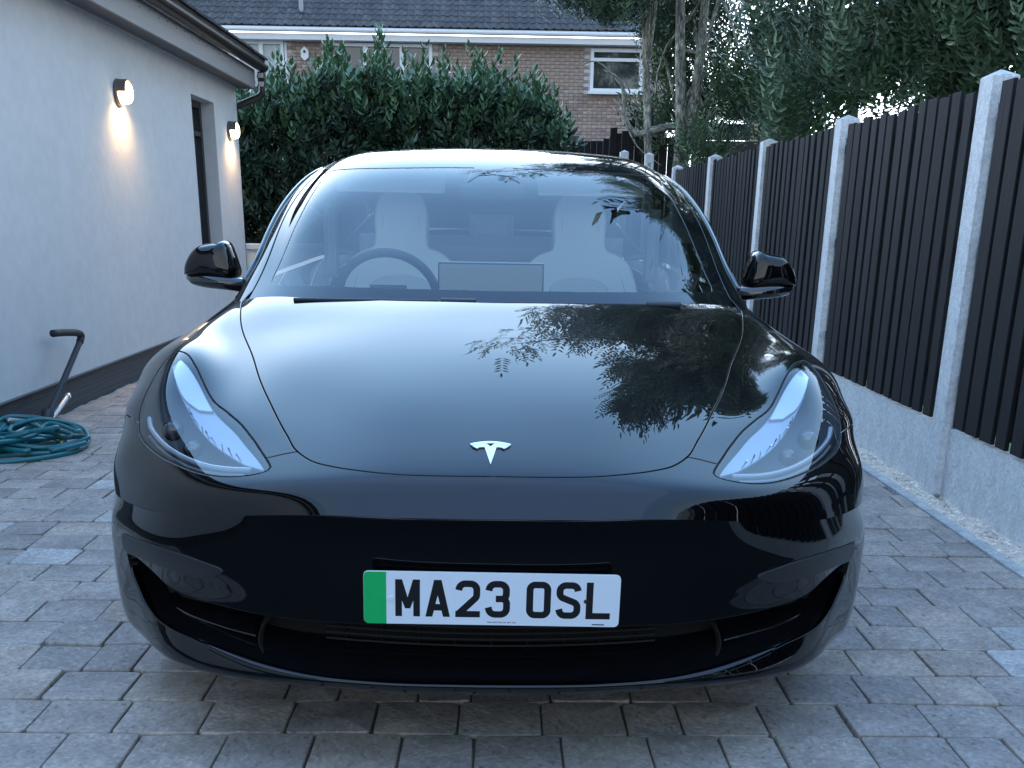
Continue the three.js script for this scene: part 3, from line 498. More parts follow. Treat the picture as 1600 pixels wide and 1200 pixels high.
// the ground climbs behind: further posts and dark boards closing the end of the drive
{
  const g = new THREE.BoxGeometry(9, .6, 9); g.translate(2.6, .02, -19.2); structure('rear_garden', g, M.soil);
  for (const [x, z, h, l] of [[2.0, -14.35, 2.04, 'short concrete post with pointed top in front of the slim tree trunk'], [1.70, -14.6, 2.08, 'weathered grey post stub beside the brown fence end']]) { const p = firstPost.clone(); p.name = numbered('concrete_post'); p.position.set(x, h - 1.79, z); p.userData = { label: l, category: 'fence post' }; scene.add(p); }
  const t = thing('rear_fence', 'low dark board fence below the pink brick wall at the end', 'fence', [0, 0, -16]);
  for (let k = 0; k < 17; k++) part(numbered('slat'), boxAt(.42 + k * .105 * .86, 1.30 + (k > 12 ? (k - 12) * .035 : 0), 0, .087, 1.92 + R(-.02, .02), .02, .003), slatM[k % 4], t);
  for (const [x, y] of [[1.70, 2.47], [1.95, 2.58]]) part('fence_post', boxAt(x, y / 2 - .02, -.03, .10, y, .10, .006), slatM[1], t);
  const t2 = thing('brown_gate', 'dark brown boarded gate right of the fence posts, behind the slim trunk', 'gate', [2.32, 0, -16.1]);
  for (let k = 0; k < 5; k++) part(numbered('board'), boxAt(-.24 + k * .122, 1.2, 0, .118, 2.28, .022, .003), std([.032 + R(0, .01), .026, .03], .8, { map: woodTex }), t2);
}
// ---------------------------------------------------------------- brick house beyond the hedge
{
  const Z = -26, t = thing('brick_house', 'brick house with grey tiled roof and white windows beyond the hedge', 'house', [0, 0, Z]);
  const brickTex = tex(256, 256, (x, y) => { const v = .78 + .25 * (nz(x, y, 40) - .5) + .2 * (nz2(x, y, 9) - .5); return [v, v * .98, v * .96]; }, true, [3, 3]);
  const brickM = [[.36, .27, .235], [.40, .31, .265], [.32, .235, .21], [.44, .36, .31], [.35, .29, .26]].map((c) => std(c.map((v) => v * 1.5), .9, { map: brickTex }));
  const mortar = std([.62, .60, .58], .95, { bumpMap: stuccoBump, bumpScale: .004 });
  // main body behind the brick skin
  part('wall', boxAt(-1.6, 2.5, -4.06, 11.2, 5.1, 8), mortar, t);
  const wins = [[-6.0, -4.90, 3.9, 4.98], [-3.86, -1.50, 3.85, 4.96], [2.16, 3.36, 4.02, 4.93]];
  const inWin = (x0, x1, y0, y1) => wins.some((w) => x1 > w[0] - .02 && x0 < w[1] + .02 && y1 > w[2] - .02 && y0 < w[3] + .02);
  // bricks: single ones where they show, the rest joined
  const bw = .215, bh = .065, bg = [0, 1, 2].map((k) => cbox(bw, bh, .03, .003)), rest = [];
  const shown = (x, y) => (x > 1.2 && x < 4.0 && y > 2.7 && y < 4.15) || (x > -4.95 && x < -3.8 && y > 4.2);
  let n = 0;
  for (let r = 0; r < 34; r++) for (let c = 0; c < 50; c++) {
    const y = 2.52 + r * .075, x = -7.1 + c * .225 + (r % 2) * .1125; if (y > 5.0 || x > 3.95) continue;
    if (inWin(x - bw / 2, x + bw / 2, y - bh / 2, y + bh / 2)) continue;
    
    const m = brickM[Math.floor(R(0, 5))], d = R(-.003, .003);
    if (shown(x, y) && n < 300) { n++; part(numbered('brick'), bg[0], m, t, [x, y, -.045 + d]); }
    else rest.push(bg[0].clone().translate(x, y, -.045 + d));
  }
  const rm = part('brickwork', mergeGeometries(rest), brickM[1], t); rm.userData.kind = 'stuff';
  // windows
  const glass = phys([.025, .03, .034], .04, { clearcoat: 1, clearcoatRoughness: .02 });
  const mk = (x0, x1, y0, y1, bars, paneM, trans) => {
    const w = part('window', merged([boxAt((x0 + x1) / 2, y0 + .035, -.02, x1 - x0, .07, .10), boxAt((x0 + x1) / 2, y1 - .035, -.02, x1 - x0, .07, .10), boxAt(x0 + .035, (y0 + y1) / 2, -.02, .07, y1 - y0 - .14, .098), boxAt(x1 - .035, (y0 + y1) / 2, -.02, .07, y1 - y0 - .14, .098), ...bars.map((b) => boxAt(b, (y0 + y1) / 2, -.02, .09, y1 - y0 - .14, .096)), ...(trans ? [boxAt((x0 + x1) / 2, trans, -.018, x1 - x0 - .14, .07, .094)] : []), boxAt((x0 + x1) / 2, y0 - .03, .03, x1 - x0 + .1, .055, .16)]), M.whiteTrim, t);
    part('pane', boxAt((x0 + x1) / 2, (y0 + y1) / 2, -.05, x1 - x0 - .1, y1 - y0 - .1, .01), paneM, w); return w;
  };
  mk(-6.0, -4.90, 3.9, 4.98, [-5.42], std([.42, .47, .47], .25));
  const w2 = mk(-3.86, -1.50, 3.85, 4.96, [-3.04, -2.2], glass);
  part('curtain', boxAt(-3.45, 4.4, -.075, .5, 1.0, .02), std([.13, .12, .12], .9), w2);
  const w3 = mk(2.16, 3.36, 4.02, 4.93, [], glass, 4.70);
  part('sill_pots', merged([boxAt(2.62, 4.15, -.085, .16, .12, .06, .01), boxAt(2.86, 4.14, -.085, .14, .10, .06, .01)]), std([.45, .46, .47], .6), w3);
  for (const s of [[-4.86, 4.4], [-3.9, 4.4]]) part('reveal', boxAt(s[0], s[1], -.03, .05, 1.1, .06), M.whiteTrim, t);
  // alarm box
  { const b = new THREE.CylinderGeometry(.10, .10, .06, 6); b.rotateX(Math.PI / 2); b.scale(1, 1.5, 1); part('alarm_box', b, std([.72, .73, .74], .4), t, [-4.42, 4.72, .02]); const d = new THREE.CylinderGeometry(.03, .03, .01, 12); d.rotateX(Math.PI / 2); part('alarm_lamp', d, M.gutter, t, [-4.42, 4.76, .056]); }
  // eaves
  part('soffit_board', boxAt(-1.6, 5.045, .10, 11.3, .13, .3), M.whiteTrim, t);
  part('white_gutter', (() => { const g = new THREE.CylinderGeometry(.06, .06, 11.6, 12, 1); g.rotateZ(Math.PI / 2); g.translate(-1.6, 5.18, .31); return g; })(), std([.78, .79, .80], .35), t);
  // roof: courses of roll tiles
  const pit = 33 * D2R, slope = part('roof', (() => { const b = new THREE.BoxGeometry(11.8, .08, 3.1); b.translate(-1.6, -.06, -1.55); b.rotateX(pit); b.translate(0, 5.24, .33); return b; })(), std([.05, .05, .055], .9), t);
  const tileGeo = (k) => { // double roll tile
    const pos = [], idx = [], uv = [], W = .195, Lt = .36, n = 8; for (let i = 0; i <= n; i++) { const x = (i / n - .5) * W, h = .018 * Math.max(0, Math.sin((i / n * 2 - .25) * Math.PI)) * 1.3 + .004; for (const [z, y] of [[0, h + .016], [0, h - .006], [-Lt, h]]) { pos.push(x, y, z); uv.push(x + k, z); } }
    for (let i = 0; i < n; i++) { const a = i * 3, b = a + 3; idx.push(a, a + 2, b, b, a + 2, b + 2, a + 1, a, b + 1, b + 1, a, b); } return rawGeo(pos, idx, uv); };
  const tg = [0, .3, .7].map(tileGeo), lichen = tex(256, 256, (x, y) => { let v = .75 + .4 * (nz(x, y, 30) - .5) + .3 * (nz2(x, y, 8) - .5); if (nz3(x, y, 50) > .88) v += .35; return [v, v, v]; }, true, [4, 4]);
  const tileM = [[.088, .080, .080], [.104, .096, .094], [.074, .068, .068], [.125, .116, .110], [.098, .086, .082]].map((c) => std(c, .85, { map: lichen }));
  const fr = []; let nt = 0; const inv = new THREE.Matrix4();
  for (let r = 0; r < 9; r++) for (let c = 0; c < 60; c++) {
    const x = -7.3 + c * .195 + .03, d = r * .285; const y = 5.245 + d * Math.sin(pit) + R(-.003, .003), z = .36 - d * Math.cos(pit), k = c % 3;
    if (r < 7 && x > -6.5 && x < 1.9 && nt < 300) { nt++; const m = part(numbered('roof_tile'), tg[k], tileM[Math.floor(R(0, 5))], slope, [x, y, z]); m.rotation.x = pit; }
    else { inv.makeRotationX(pit).setPosition(x, y, z); fr.push(tg[k].clone().applyMatrix4(inv)); }
  }
  const ft = part('far_tiles', mergeGeometries(fr), tileM[0], slope); ft.userData.kind = 'stuff';
  // vent pipe
  part('vent_pipe', merged([limb([[-4.5, 5.55, -.25], [-4.5, 6.02, -.25]], .05, 12), limb([[-4.5, 5.99, -.25], [-4.5, 6.05, -.25]], .065, 12)]), std([.33, .34, .36], .6), slope);
  part('vent_flashing', boxAt(-4.5, 5.58, -.22, .22, .02, .24, .004), std([.03, .03, .034], .7), slope);
}
// the timber shed and the neighbour's chimney that show through the trees
{
  const t = thing('garden_shed', 'weathered grey timber shed end above the fence, right of the tree trunks', 'shed', [3.38, 0, -16.2]);
  for (let k = 0; k < 9; k++) part(numbered('plank'), boxAt(0, .55 + k * .235, 0, 1.0 - Math.max(0, k - 7) * .3, .228, .03, .006), std([.30 + R(-.04, .04), .31, .32], .9, { map: woodTex }), t);
  part('verge_board', boxAt(0, 2.66, .03, .9, .05, .05, .006), std([.22, .22, .23], .9), t);
  const t2 = thing('slatted_screen', 'grey timber screen top between the shed and the fence', 'screen', [4.35, 0, -16.0]);
  for (let k = 0; k < 5; k++) part(numbered('plank'), boxAt(0, 1.0 + k * .24, 0, 1.1, .23, .03, .006), std([.20 + R(-.03, .03), .20, .21], .9, { map: woodTex }), t2);
  const t3 = thing('cream_wall', 'small cream coloured wall patch glimpsed through the leaves above the fence', 'wall', [4.62, 0, -17.5]);
  part('wall', boxAt(-.28, 1.5, -.2, .62, 3.0, .3), std([.62, .50, .34], .85), t3);
  part('brick_pier', boxAt(.13, 1.55, .05, .34, 3.1, .36), std([.05, .035, .033], .9, { bumpMap: settBump, bumpScale: .006 }), t3);
  part('pier_cap', boxAt(.17, 3.23, .05, .56, .27, .62, .02), std([.014, .014, .017], .8), t3);
}
// ---------------------------------------------------------------- planting
const barkTex = tex(256, 512, (x, y) => { const v = .62 + .4 * (nz(x, y * .5, 40) - .5) + .3 * (nz2(x, y, 12) - .5) + .2 * (nz3(x, y * .3, 60) - .5); return [v, v, v * .97]; }, true, [2, 1.2]);
const barkPale = std([.72, .68, .60], .9, { map: barkTex, bumpMap: barkTex, bumpScale: .012 }), barkDark = std([.16, .145, .12], .95, { map: barkTex, bumpMap: barkTex, bumpScale: .012 });
// one leaf folded along its midrib: base at the origin, growing along +y, facing +z
function leafTris(L, W, fold, bend, at, pos, idx) {
  const o = pos.length / 3, P = [[0, 0, 0], [-W / 2, L * .42, fold], [0, L * .48, 0 - bend * .4], [W / 2, L * .42, fold], [-W * .3, L * .78, fold * .6 - bend * .6], [W * .3, L * .78, fold * .6 - bend * .6], [0, L, -bend]];
  for (const p of P) { const v = new V3(...p).applyMatrix4(at); pos.push(v.x, v.y, v.z); }
  for (const t of [[0, 2, 1], [0, 3, 2], [1, 2, 4], [2, 3, 5], [4, 2, 6], [2, 5, 6]]) idx.push(...t.map((k) => k + o));
}
const mat4 = (p, e, s = 1) => new THREE.Matrix4().compose(new V3(...p), new THREE.Quaternion().setFromEuler(new THREE.Euler(...e, 'YXZ')), new V3(s, s, s));
function laurelShoot(seed, n, len) {                        // a twig of big glossy leaves
  const r = rngOf(seed), q = (a, b) => a + (b - a) * r(), pos = [], idx = [];
  for (let k = 0; k < n; k++) { const y = len * (.15 + .85 * k / n), a = k * 2.4 + q(-.4, .4), t = 1.15 - .75 * (k / n) + q(-.2, .2); leafTris(q(.08, .112), q(.034, .046), .008, q(.004, .022), mat4([0, y, 0], [t, a, q(-.3, .3)]), pos, idx); }
  return rawGeo(pos, idx);
}
function pinnate(seed, n, L, W, len, droop) {               // a compound leaf: leaflets in pairs along a stalk
  const r = rngOf(seed), q = (a, b) => a + (b - a) * r(), pos = [], idx = [];
  const st = (t) => [0, len * t, -droop * t * t];
  for (let k = 0; k < n; k++) { const t = .22 + .78 * k / n, p = st(t); for (const s of [-1, 1]) leafTris(L * q(.8, 1.1) * (1 - .25 * t), W, .004, q(.004, .02), new THREE.Matrix4().makeTranslation(...p).multiply(new THREE.Matrix4().makeRotationFromEuler(new THREE.Euler(-.25 - droop * t + q(-.2, .2), q(-.2, .2), -s * q(.75, 1.05)))), pos, idx); }
  leafTris(L, W, .004, .01, new THREE.Matrix4().makeTranslation(...st(.98)).multiply(new THREE.Matrix4().makeRotationX(-.3 - droop)), pos, idx);
  return rawGeo(pos, idx);
}
// scatter copies of a leaf geometry; spots: [x, y, z, yaw, pitch, roll, size, tone]
function foliage(name, geo, material, spots, parent) {
  const m = new THREE.InstancedMesh(geo, material, spots.length), q = new THREE.Quaternion(), mt = new THREE.Matrix4(), c = new THREE.Color();
  spots.forEach(([x, y, z, a, b, r, s, t], i) => { mt.compose(new V3(x, y, z), q.setFromEuler(new THREE.Euler(b, a, r, 'YXZ')), new V3(s, s, s)); m.setMatrixAt(i, mt); m.setColorAt(i, c.setRGB(t, t, t)); });
  m.name = name; m.castShadow = m.receiveShadow = true; m.userData.kind = 'stuff'; parent.add(m); return m;
}
const leafMat = (r0, g0, b0, rough = .36) => phys([r0 * 1.2, g0 * 1.2, b0 * 1.15], rough, { specularIntensity: 1 });
// cherry laurel hedge
{
  const t = thing('laurel_hedge', 'tall dense cherry laurel hedge between the white house and the brick house', 'hedge', [0, 0, -13.3]);
  const r = rngOf(91), q = (a, b) => a + (b - a) * r();
  const top = (x) => { const k = x < -2.2 ? 2.32 : x < -.1 ? 2.42 + .09 * Math.sin(x * 3.1) : x < .1 ? 2.42 - (x + .1) * .8 : 2.26 - (x - .1) * .3; return k + .25 * (nz(x * .13 + 2, .3, 40) - .5); };
  const lo = [], hi = [];
  for (let i = 0; i < 6800; i++) {                          // the face and the depth just behind it
    const x = q(-3.6, .78), h = top(x), y = Math.pow(r(), .85) * h, z = q(0, .75) + .35 * Math.sin(y / h * Math.PI) * .8 + .22 * (nz(x * .2 + 5, y * .2, 30) - .5) * 2;
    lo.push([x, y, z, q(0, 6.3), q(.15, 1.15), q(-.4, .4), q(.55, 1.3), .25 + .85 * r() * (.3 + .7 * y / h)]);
  }
  for (let i = 0; i < 950; i++) {                           // upright new shoots along the top
    const x = q(-3.6, .78), h = top(x), z = q(.1, .95); hi.push([x, h + q(-.35, .12), z, q(0, 6.3), q(-.25, .4), q(-.25, .25), q(.85, 1.35), q(.8, 1.5)]);
  }
  for (let i = 0; i < 60; i++) { const x = q(-3.4, .6), h = top(x), b = q(.2, .48); for (let k = 0; k < 4; k++) hi.push([x + q(-.03, .03), h + b * k / 3 - .05, .55 + q(-.05, .05), q(0, 6.3), q(-.1, .25), q(-.2, .2), q(.85, 1.1), q(1, 1.6)]); }
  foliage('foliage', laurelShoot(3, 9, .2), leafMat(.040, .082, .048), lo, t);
  foliage('new_shoots', laurelShoot(8, 8, .22), leafMat(.058, .115, .058), hi, t);
  const st = []; for (let i = 0; i < 26; i++) { const x = q(-3.4, .9), h = top(x) * .85; st.push(limb(curvePts([[x, 0, .3 + q(-.1, .1)], [x + q(-.1, .1), h * .5, .35 + q(-.15, .15)], [x + q(-.2, .2), h, .4 + q(-.2, .2)]], 6), [.03, .028, .025, .022, .018, .014, .01], 6)); }
  const s = part('stems', mergeGeometries(st), barkDark, t); s.userData.kind = 'stuff';
}
// trees behind the fence: trunk with limbs, and a crown of compound leaves hung on the limbs
function tree(name, label, base, trunks, limbs, leaf, mat, bark, spots) {
  const t = thing(name, label, 'tree', base);
  for (const [pts, rad] of trunks) { const c = curvePts(pts, 14); part('trunk', limb(c, c.map((_, i) => rad[0] + (rad[1] - rad[0]) * i / 14), 10), bark, t); }
  if (limbs.length) { const l = part('limbs', mergeGeometries(limbs.map(([pts, rad]) => { const c = curvePts(pts, 8); return limb(c, c.map((_, i) => rad[0] + (rad[1] - rad[0]) * i / 8), 6); })), bark, t); l.userData.kind = 'stuff'; }
  foliage('crown', leaf, mat, spots, t); return t;
}
// leaves gathered in clumps about points on the limbs; clumps: [x, y, z, rx, ry, rz, count]
function clumped(seed, clumps, keep = () => true, droop = .5) {
  const r = rngOf(seed), q = (a, b) => a + (b - a) * r(), g = () => (r() + r() + r() - 1.5) / 1.5, out = [];
  for (const [x, y, z, rx, ry, rz, n] of clumps) {
    const k = Math.ceil(n / 26), subs = Array.from({ length: k }, () => [x + g() * rx, y + g() * ry, z + g() * rz]);
    for (let i = 0; i < n; i++) { const s = subs[Math.floor(r() * k)], p = [s[0] + g() * .34, s[1] + g() * .26, s[2] + g() * .34]; if (!keep(p)) continue; const out1 = Math.atan2(p[0] - s[0], p[2] - s[2]);
      out.push([...p, out1 + q(-.8, .8), q(.3, 2.4) * droop + .45, q(-.9, .9), q(.7, 1.3), .45 + 1.5 * r() * r()]); }
  }
  return out;
}
const pinA = pinnate(5, 6, .115, .026, .34, .28), pinB = pinnate(9, 6, .112, .027, .34, .24);
// a branching set of limbs towards the clumps
function limbsTo(from, clumps, seed, r0 = .035) { const r = rngOf(seed), q = (a, b) => a + (b - a) * r(); return clumps.map(([x, y, z]) => { const f = from[Math.floor(r() * from.length)]; return [[f, [(f[0] * 2 + x) / 3 + q(-.15, .15), (f[1] * 2 + y) / 3 + q(.0, .4), (f[2] * 2 + z) / 3 + q(-.15, .15)], [(f[0] + 2 * x) / 3 + q(-.15, .15), (f[1] + 2 * y) / 3 + q(.1, .3), (f[2] + 2 * z) / 3], [x, y, z]], [r0, .007]]; }); }
{ // slim pale trunk left of the pair, its leaves hanging in front of the far roof
  const b = [2.03, .2, -15.2], c = [[-.55, 3.62, .2, .5, .3, .5, 250], [-1.0, 3.72, .1, .4, .22, .4, 150], [-.15, 3.75, .1, .4, .3, .4, 120], [.0, 4.7, .1, .6, .6, .6, 260], [.45, 3.9, -.7, .25, .6, .3, 110], [.2, 5.8, .4, .7, .7, .7, 260], [.4, 6.8, .2, .8, .8, .8, 260], [-.2, 7.6, .8, .7, .6, .8, 160]];
  tree('slim_tree', 'slim tree with one thin pale trunk and hanging leaves in front of the far roof', b, [[[[.17, 0, 0], [.12, 1.2, .02], [.03, 2.4, 0], [-.06, 3.6, 0], [-.05, 5.2, .1], [-.1, 7.4, .5]], [.066, .03]]],
    [...limbsTo([[.0, 3.0, 0], [-.05, 3.9, 0], [-.05, 5, .1]], c, 3), [[[.05, 2.15, 0], [-.12, 2.10, .06], [-.3, 2.35, .1], [-.34, 2.75, .1], [-.6, 2.9, .1]], [.05, .012]], [[[.05, 2.15, 0], [.3, 2.2, .03], [.42, 2.22, .03]], [.06, .05]], [[[-.3, 2.3, .1], [-.1, 1.95, .1], [.25, 1.7, .1]], [.012, .006]], [[[-.34, 2.7, .1], [-.7, 3.0, .1], [-1.0, 2.9, .1]], [.012, .005]]],
    pinA, leafMat(.092, .142, .095), barkPale, clumped(17, c));
}
{ // pair of trunks from one root
  const b = [2.55, .2, -15.6], c = [[.35, 2.5, -.7, .45, .6, .3, 300], [.85, 2.6, .4, .5, .45, .4, 300], [.0, 3.1, -.7, .35, .5, .3, 150], [.75, 3.2, -.5, .3, .3, .3, 90], [-.25, 3.6, -.7, .4, .4, .3, 150], [.3, 1.75, .5, .3, .3, .3, 120], [1.4, 2.5, .4, .5, .5, .4, 300], [.95, 2.35, .5, .4, .22, .3, 120], [-.28, 2.2, -.5, .18, .5, .3, 120], [.4, 3.8, -.7, .5, .5, .3, 200], [.9, 4.9, .2, .9, .6, .7, 260], [.3, 6.0, .4, .8, .8, .8, 240], [1.0, 7.0, .6, .9, .8, .9, 260]];
  tree('twin_trunk_tree', 'tree with two pale trunks forking low beside the slim trunk', b, [[[[0, 0, 0], [.02, 1.0, 0], [.06, 2.1, .02], [-.02, 3.2, 0], [-.1, 4.6, .1], [-.1, 7.0, .3]], [.115, .04]], [[[.05, 1.5, 0], [.2, 2.3, .03], [.26, 3.2, 0], [.33, 4.6, -.1], [.5, 7.2, 0]], [.092, .04]]],
    [...limbsTo([[.06, 2.1, 0], [.26, 3.2, 0], [.3, 4.6, 0]], c, 8), [[[.2, 2.4, 0], [.7, 2.9, .2], [1.1, 3.4, .3], [1.5, 3.5, .3]], [.03, .008]]], pinA, leafMat(.105, .165, .10), barkPale, clumped(29, c));
}
{ // broad tree close behind the fence: the mass at upper right, its top mirrored in the bonnet and windscreen
  const b = [3.55, 0, -8.9];
  const c = [];
  const r = rngOf(123), q = (a, b2) => a + (b2 - a) * r();
  // skirt seen over the fence
  for (const [x, y, z, n] of [[-.75, 2.25, .6, 260], [-.35, 2.3, 1.2, 300], [.1, 2.15, 1.8, 300], [-.9, 2.0, -.3, 240], [-.45, 2.75, .9, 300], [.0, 2.75, 1.5, 300], [.5, 2.5, 2.3, 300], [.9, 2.3, 2.9, 320], [1.0, 2.9, 2.5, 300], [.4, 3.2, 1.6, 300], [-.3, 3.2, .4, 260], [1.6, 2.6, 3.2, 300], [.0, 1.95, .6, 200], [-.9, 2.75, -.9, 200], [-.6, 2.45, -1.6, 130], [-.4, 2.3, -2.4, 90], [.4, 2.6, -1.2, 240], [.9, 2.3, .3, 260], [1.5, 3.0, 1.0, 240]]) c.push([x, y, z, .40, .32, .40, Math.round(n * .72)]);
  for (let i = 0; i < 11; i++) c.push([q(-1.35, -.5), q(2.95, 4.1), q(1.3, 2.4), .34, .26, .34, 90]);
  for (let i = 0; i < 12; i++) c.push([q(-1.75, -.7), q(3.75, 4.65), q(1.2, 2.3), .30, .24, .30, 85]);
  // the crown above the picture
  for (let i = 0; i < 15; i++) { const e = i / 14; c.push([-1.15 + q(-.62, .62) * (1 - .3 * e), 4.0 + e * 2.9, q(-.7, .7), .40, .28, .40, 78]); }
  for (let i = 0; i < 16; i++) { c.push([q(-.7, 2.2), q(3.5, 4.7), q(-1.2, 1.2), .46, .28, .46, 84]); }
  // boughs reaching out over the drive
  for (let i = 0; i < 14; i++) { const t = i / 13; c.push([-1.3 - 1.8 * t + q(-.3, .3), 4.3 + .75 * t + q(-.5, .4), q(-1.4, .4), .42, .2, .42, 70 - 42 * t]); }
  const tr = [[[[0, 0, 0], [.05, 1.6, .05], [-.02, 3.2, 0], [.2, 5, .1], [.3, 7, .3]], [.16, .05]], [[[.7, 0, 1.1], [.72, 1.4, 1.1], [.65, 2.6, 1.0], [.8, 4.5, .9]], [.075, .04]]];
  tree('broad_tree', 'broad dark green tree with feathery compound leaves hanging over the fence at the right', b, tr, limbsTo([[.0, 2.6, 0], [.1, 3.8, 0], [.2, 5, .1], [.66, 2.6, 1.0]], c, 41, .03), pinB, leafMat(.090, .145, .095), barkDark, clumped(53, c, (p) => !(p[0] + b[0] < 2.15 && p[1] < 1.95)));
}
{ // lighter tree between the trunks and the broad one
  const b = [4.3, .2, -13.2], c = [];
  for (const [x, y, z, n] of [[-.6, 2.75, .3, 120], [-.35, 2.45, .6, 110], [.2, 2.5, .6, 220], [-.95, 2.85, .2, 90], [-.5, 3.6, .2, 50], [-.15, 2.75, .3, 100], [-1.2, 3.5, .1, 60], [.6, 3.0, .4, 260], [.55, 3.5, .3, 240], [.9, 3.6, .2, 260], [-.3, 4.2, .2, 140], [1.3, 3.0, .4, 240], [.7, 4.6, 0, 260], [.9, 2.3, .6, 240]]) c.push([x, y, z, .34, .28, .34, n]);
  for (const [x, y, z] of [[0, 6, 0], [.8, 6.4, .2], [-.7, 6.5, .2], [.1, 7.4, .3], [1.2, 7.4, 0]]) c.push([x, y, z, .8, .7, .8, 240]);
  tree('leaning_tree', 'lighter green tree with a leaning limb against the bright gap of sky', b, [[[[.2, 0, 0], [.1, 1.4, 0], [-.1, 2.6, 0], [.05, 3.6, 0], [.25, 5.2, 0]], [.09, .04]]], limbsTo([[-.1, 2.6, 0], [.05, 3.6, 0], [.2, 5, 0]], c, 61, .03), pinA, leafMat(.12, .19, .105), barkDark, clumped(67, c));
}
{ // dead leaves and crumbs on the ground
  const dry = std([.06, .05, .04], .9), r = rngOf(15), q = (a, b) => a + (b - a) * r();
  const lf = (s) => { const pos = [], idx = []; for (let k = 0; k < 3; k++) leafTris(.05 * s, .022 * s, .006, .012, mat4([q(-.01, .01), .006, q(-.01, .01)], [q(1.0, 1.5), q(0, 6.3), 0]), pos, idx); return rawGeo(pos, idx); };
  const one = (label, x, y, z, s, group) => { const t = thing('dry_leaf', label, 'leaf', [x, y, z], group); part('blade', lf(s), dry, t); };
  one('curled brown dry leaf lying alone on the setts right of the car', 1.33, .004, -3.56, .75);
  one('dry brown leaf at the foot of the gravel board near the right edge', 1.96, .012, -3.25, .8);
  one('small dark clod beside the dry leaf at the gravel board foot', 1.955, .012, -3.45, .6);
  const pb = thing('pebble', 'small rounded stone in the corner between the nearest post and the gravel board', 'stone', [1.995, .012, -4.44]); { const g = new THREE.IcosahedronGeometry(.012, 2); const p = g.attributes.position; for (let i = 0; i < p.count; i++) { const k = 1 + .25 * (nz(p.getX(i) * 9 + .5, p.getY(i) * 9 + p.getZ(i) * 7 + .5, 20) - .5); p.setXYZ(i, p.getX(i) * k * 1.2, p.getY(i) * k * .7, p.getZ(i) * k); } g.computeVertexNormals(); part('stone_body', g, std([.2, .19, .18], .8), pb); }
}
// ---------------------------------------------------------------- the black saloon
const paint = phys([.0008, .0009, .0014], .3, { clearcoat: 1, clearcoatRoughness: .012, specularIntensity: .04 });
const C = {
  paint, gloss: phys([.004, .004, .005], .06, { clearcoat: 1, clearcoatRoughness: .02 }), blackPlastic: std([.012, .012, .014], .55), rubber: std([.012, .012, .012], .8), shade: std([.004, .004, .004], .95),
  glass: phys([.80, .92, .93], 0, { transmission: 1, thickness: 0, ior: 1.58 }), frit: phys([.006, .006, .008], .03, { ior: 1.55 }), tint: phys([.10, .11, .12], 0, { transmission: 1, thickness: 0, ior: 1.52 }),
  lens: phys([.93, .95, .97], 0, { transmission: 1, thickness: 0, ior: 1.62 }),
  chrome: std([.80, .82, .84], .12, { metalness: 1 }), satin: phys([.020, .021, .023], .42, {}),
  white: std([.74, .73, .70], .62), trim: std([.40, .41, .42], .8), darkTrim: std([.02, .02, .022], .7),
};
const car = thing('black_car', 'glossy black electric saloon car parked facing the camera in the middle of the driveway', 'car', [-.004, 0, -1.965]);
car.rotation.set(0, .0068, -.0055, 'YXZ');
